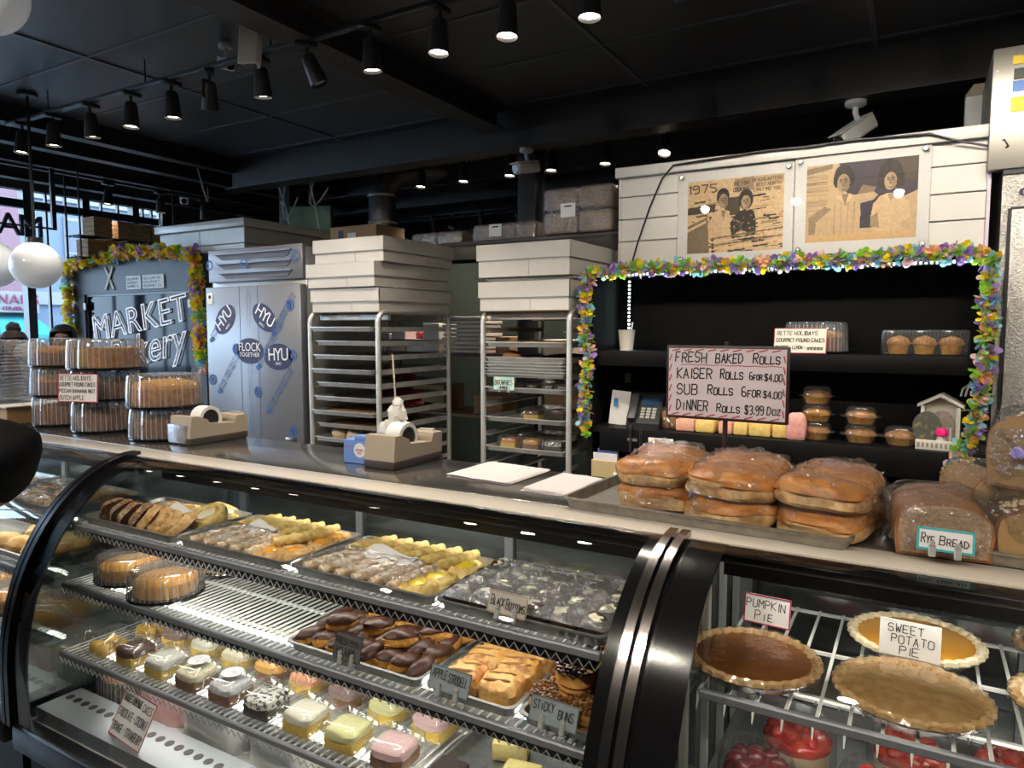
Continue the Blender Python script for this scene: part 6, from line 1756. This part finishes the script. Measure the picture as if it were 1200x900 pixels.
# brownies tag and tubs in the right rack
sign('rack_tag', 'turquoise brownies tag clipped in the right rack', .12,.065, [('BROWNIES',.06,.94,.42,.34),('3 PACK',.3,.7,.08,.2)], (RX2+.155,RY2-.028,1.37), 0, 0, card=M('turquoise_card',(.30,.66,.60),.6,c2=(.8,.8,.7),ns=9), iw=.003, clips=2)
for i in range(5):
    boxed('small tub of brownies by the turquoise tag in the rack, %s one' % ORD[i], RX2+.10+.085*i, RY2+.075+.01*(i % 2), zr(15)+.003, 'choc', 'k', 0, group='tubs in the right rack', sc=.62)
for i, (dx, top, b) in enumerate([(.26,'choc','y'),(.36,'choc','k'),(.42,'choc','b')]):
    boxed('clear tub of layered cake on the fifth pan, %s one' % ORD[i], RX2+dx, RY2+.10+.1*i, zr(13)+.003, top, b, 0, group='tubs in the right rack', sc=.95)
for i, (dx, top, b, nm) in enumerate([(.13,'redsp','y','red and white'),(.26,'orange','b','orange muffin'),(.385,'oreo','k','dark blue and white')]):
    boxed('tub of %s cake on the lowest visible rack pan' % nm, RX2+dx, RY2+.09, zr(11)+.003, top, b, .1*i, group='tubs in the right rack', sc=1.)
for i in range(3):
    boxed('tub of pale cake at the back of the lowest rack pan, %s one' % ORD[i], RX2+.13+.12*i, RY2+.26, zr(11)+.003, 'coconut', 'b', 0, group='tubs in the right rack', sc=1.)
# ------------------------------------------------------------------ people
def person(label, x, y, height, rz, top, skin, hairc, hair='short', trousers=None, arms=None, fat=1., lean=0., glasses=False):
    k = height/1.72
    J = {}; E_ = []
    def j(n, p, r, par=None):
        J[n] = (Vector(p)*k, (r if hasattr(r, '__len__') else (r, r)))
        if par: E_.append((par, n))
    j('pelvis',(0,.0,.95),(.155*fat,.115*fat)); j('waist',(0,0,1.08),(.145*fat,.105*fat),'pelvis'); j('chest',(0,0,1.27),(.165*fat,.12*fat),'waist'); j('nb',(0,.01,1.42),(.085,.07),'chest')
    j('neck',(0,0,1.475),(.053,.055),'nb'); j('jaw',(0,-.018,1.545),(.058,.072),'neck'); j('head',(0,-.012,1.62),(.074,.092),'jaw'); j('crown',(0,-.005,1.685),(.055,.07),'head')
    j('nose',(0,-.112,1.588),.011,'head')
    for s, n in ((-1,'r'),(1,'l')):
        j('sh'+n,(s*.165,0,1.38),.072*fat,'chest')
        a = (arms or {}).get(n) or [(s*.235,.03,1.11),(s*.24,-.05,.87)]
        j('el'+n,a[0],(.055 if fat < 1.1 else .072)*fat,'sh'+n); j('wr'+n,a[1],.034,'el'+n)
        d = (Vector(a[1])-Vector(a[0])).normalized()
        side = d.cross(Vector((s,0,0.2))).normalized(); nrm = d.cross(side).normalized()
        w = Vector(a[1])
        j('pm'+n, w+d*.055, (.036,.022), 'wr'+n)
        for q, (ofs, ln) in enumerate(((-.03,.072),(-.011,.082),(.010,.076),(.029,.058))):
            b0 = w+d*.085+side*ofs; b1 = b0+d*ln*.5+nrm*.010; b2 = b1+d*ln*.4+nrm*.028
            j('f%d%s' % (q,n), b0, .010, 'pm'+n); j('g%d%s' % (q,n), b1, .009, 'f%d%s' % (q,n)); j('h%d%s' % (q,n), b2, .0075, 'g%d%s' % (q,n))
        t0 = w+d*.035-side*.036; t1 = t0+d*.03-side*.022; j('t0'+n,t0,.011,'pm'+n); j('t1'+n,t1,.010,'t0'+n); j('t2'+n,t1+d*.03,.008,'t1'+n)
        j('hp'+n,(s*.09,0,.88),.098*fat,'pelvis'); j('kn'+n,(s*.105,-.012,.50),.064,'hp'+n); j('an'+n,(s*.11,.02,.09),.044,'kn'+n); j('to'+n,(s*.125,-.13,.045),.038,'an'+n)
    names = list(J); idx = {n: i for i, n in enumerate(names)}
    me = bpy.data.meshes.new('body')
    me.from_pydata([J[n][0] for n in names], [(idx[a], idx[b]) for a, b in E_], [])
    o = bpy.data.objects.new('tmp_body', me); COL.objects.link(o)
    o.modifiers.new('skin', 'SKIN')
    for i, n in enumerate(names):
        sv = me.skin_vertices[0].data[i]; sv.radius = (J[n][1][0]*k, J[n][1][1]*k); sv.use_root = (n == 'pelvis')
    ss = o.modifiers.new('sub', 'SUBSURF'); ss.levels = 2; ss.render_levels = 2
    dg = bpy.context.evaluated_depsgraph_get()
    bm_ = bpy.data.meshes.new_from_object(o.evaluated_get(dg))
    bpy.data.objects.remove(o)
    sk = M('skin_%s' % (skin,), skin, .55, sss=.1)
    bm_.materials.clear()
    for m_ in (top, sk, trousers or M('dark_trousers', (.03,.03,.04), .8), M('black_shoes', (.015,.015,.015), .5)): bm_.materials.append(m_)
    hands = [J['wr'+n][0]+(J['wr'+n][0]-J['el'+n][0]).normalized()*.012 for n in 'rl']; el = [J['el'+n][0] for n in 'rl']
    for p in bm_.polygons:
        c = p.center
        mi = 0
        if c.z > 1.455*k and abs(c.x) < .13*k: mi = 1
        elif c.z < .10*k: mi = 3
        elif c.z < .93*k and abs(c.x) < .2*k: mi = 2
        for h_, e_ in zip(hands, el):
            ax = (h_-e_).normalized(); al = (c-h_).dot(ax)
            if al > 0 and al < .22*k and ((c-h_)-ax*al).length < .075*k: mi = 1
        p.material_index = mi; p.use_smooth = True
    t = thing('person', label, 'person', (x,y,0), (0,0,rz), 'people in the shop')
    b = O('body', bm_, t)
    hd = J['head'][0]
    EW = M('eye_white', (.8,.78,.75), .3); EI = M('eye_iris', (.05,.03,.02), .3)
    for s in (-1,1):
        MB().blob(.0115*k,.009*k,.008*k,0,0,1,12,8,flat=-1).obj('eye', EW, b, hd+Vector((s*.030*k,-.081*k,-.008*k-.008*k)))
        MB().blob(.0055*k,.003*k,.0055*k,0,0,1,10,6,flat=-1).obj('iris', EI, b, hd+Vector((s*.030*k,-.0905*k,-.0135*k)))
        MB().rbox(-.016*k,.016*k,-.003,.003,-.003*k,.003*k,.002,1).obj('eyebrow', M('hair_%s' % (hairc,), hairc, .7), b, hd+Vector((s*.031*k,-.091*k,.018*k)))
        MB().blob(.010*k,.020*k,.030*k,3,.1,2,12,8,flat=-1).obj('ear', sk, b, hd+Vector((s*.078*k,.005*k,-.045*k)))
    MB().blob(.022*k,.006*k,.006*k,2,.1,2,14,6,flat=-1).obj('mouth', M('lips', (.42,.16,.14), .5), b, hd+Vector((0,-.086*k,-.068*k)))
    HM = M('hair_%s' % (hairc,), hairc, .6, c2=tuple(min(1,c*1.8) for c in hairc), ns=40, stretch=(1,1,4))
    m = MB(); v = []; f = []; nu, nv = 28, 16
    for q in range(nv+1):
        ph = PI*.60*q/nv
        for i in range(nu):
            th = 2*PI*i/nu
            p = Vector((math.sin(ph)*math.cos(th), math.sin(ph)*math.sin(th), math.cos(ph)))
            front = max(0, -p.y)
            drop = (2.6 if hair == 'short' else 3.2) if p.y > -.1 and p.z < 0 else 1.0
            zz = p.z*drop if p.z < 0 else p.z
            if front > .45 and p.z < .45: p.y *= .80; zz = max(zz, .45-.1*(1-front))
            d = 1+.05*noise.noise(p*3)
            v.append((p.x*.094*k*d, p.y*.112*k*d+.004, zz*.105*k*d))
    for q in range(nv):
        for i in range(nu): f.append((q*nu+i, (q+1)*nu+i, (q+1)*nu+(i+1) % nu, q*nu+(i+1) % nu))
    m.add(v, f).obj('hair', HM, b, hd+Vector((0,.004,.008)))
    if hair == 'bun': MB().blob(.045*k,.045*k,.045*k,2,.15,2,18,12,flat=-1).obj('hair_bun', HM, b, hd+Vector((0,.02*k,.075*k)))
    if hair == 'cap':
        MB().lathe([(.098*k,0),(.100*k,.04*k),(.08*k,.085*k),(.0001,.10*k)], 28, sy=1.15).obj('cap', M('beige_cap',(.55,.45,.30),.8), b, hd+Vector((0,0,.03*k)))
        MB().lathe([(.0001,0),(.075*k,0),(.075*k,.006),(.0001,.006)], 24).obj('peak', M('beige_cap',(.55,.45,.30),.8), b, hd+Vector((0,-.10*k,.035*k)))
    return t
JK = M('black_jacket', (.004,.004,.005), .85, c2=(.008,.008,.010), ns=6, spec=.15)
person('customer in a black jacket with a raised elbow at the left picture edge', -2.37,.86,1.74,R(180),JK,(.55,.32,.22),(.05,.03,.02),'short',None,{'r':[(-.465,-.02,1.365),(-.20,-.10,1.22)]},1.12)
person('person with a dark hair bun behind the nested clear containers', -5.2,2.405,1.66,R(60),M('grey_top',(.10,.10,.12),.8),(.42,.24,.16),(.03,.02,.02),'bun')
person('person in a beige cap between the containers and the dome cakes', -4.75,2.30,1.57,R(40),M('tan_shirt',(.36,.26,.18),.8),(.50,.28,.19),(.04,.025,.02),'cap')
person('shorter person looking down beside the left dome stack', -4.28,2.095,1.43,R(55),M('dark_red_top',(.10,.05,.05),.8),(.48,.26,.17),(.05,.03,.02),'short')
person('person with short dark hair seen just above the left dome stack', -5.6,2.93,1.70,R(50),M('navy_top',(.03,.035,.06),.8),(.42,.24,.16),(.02,.016,.015),'short')
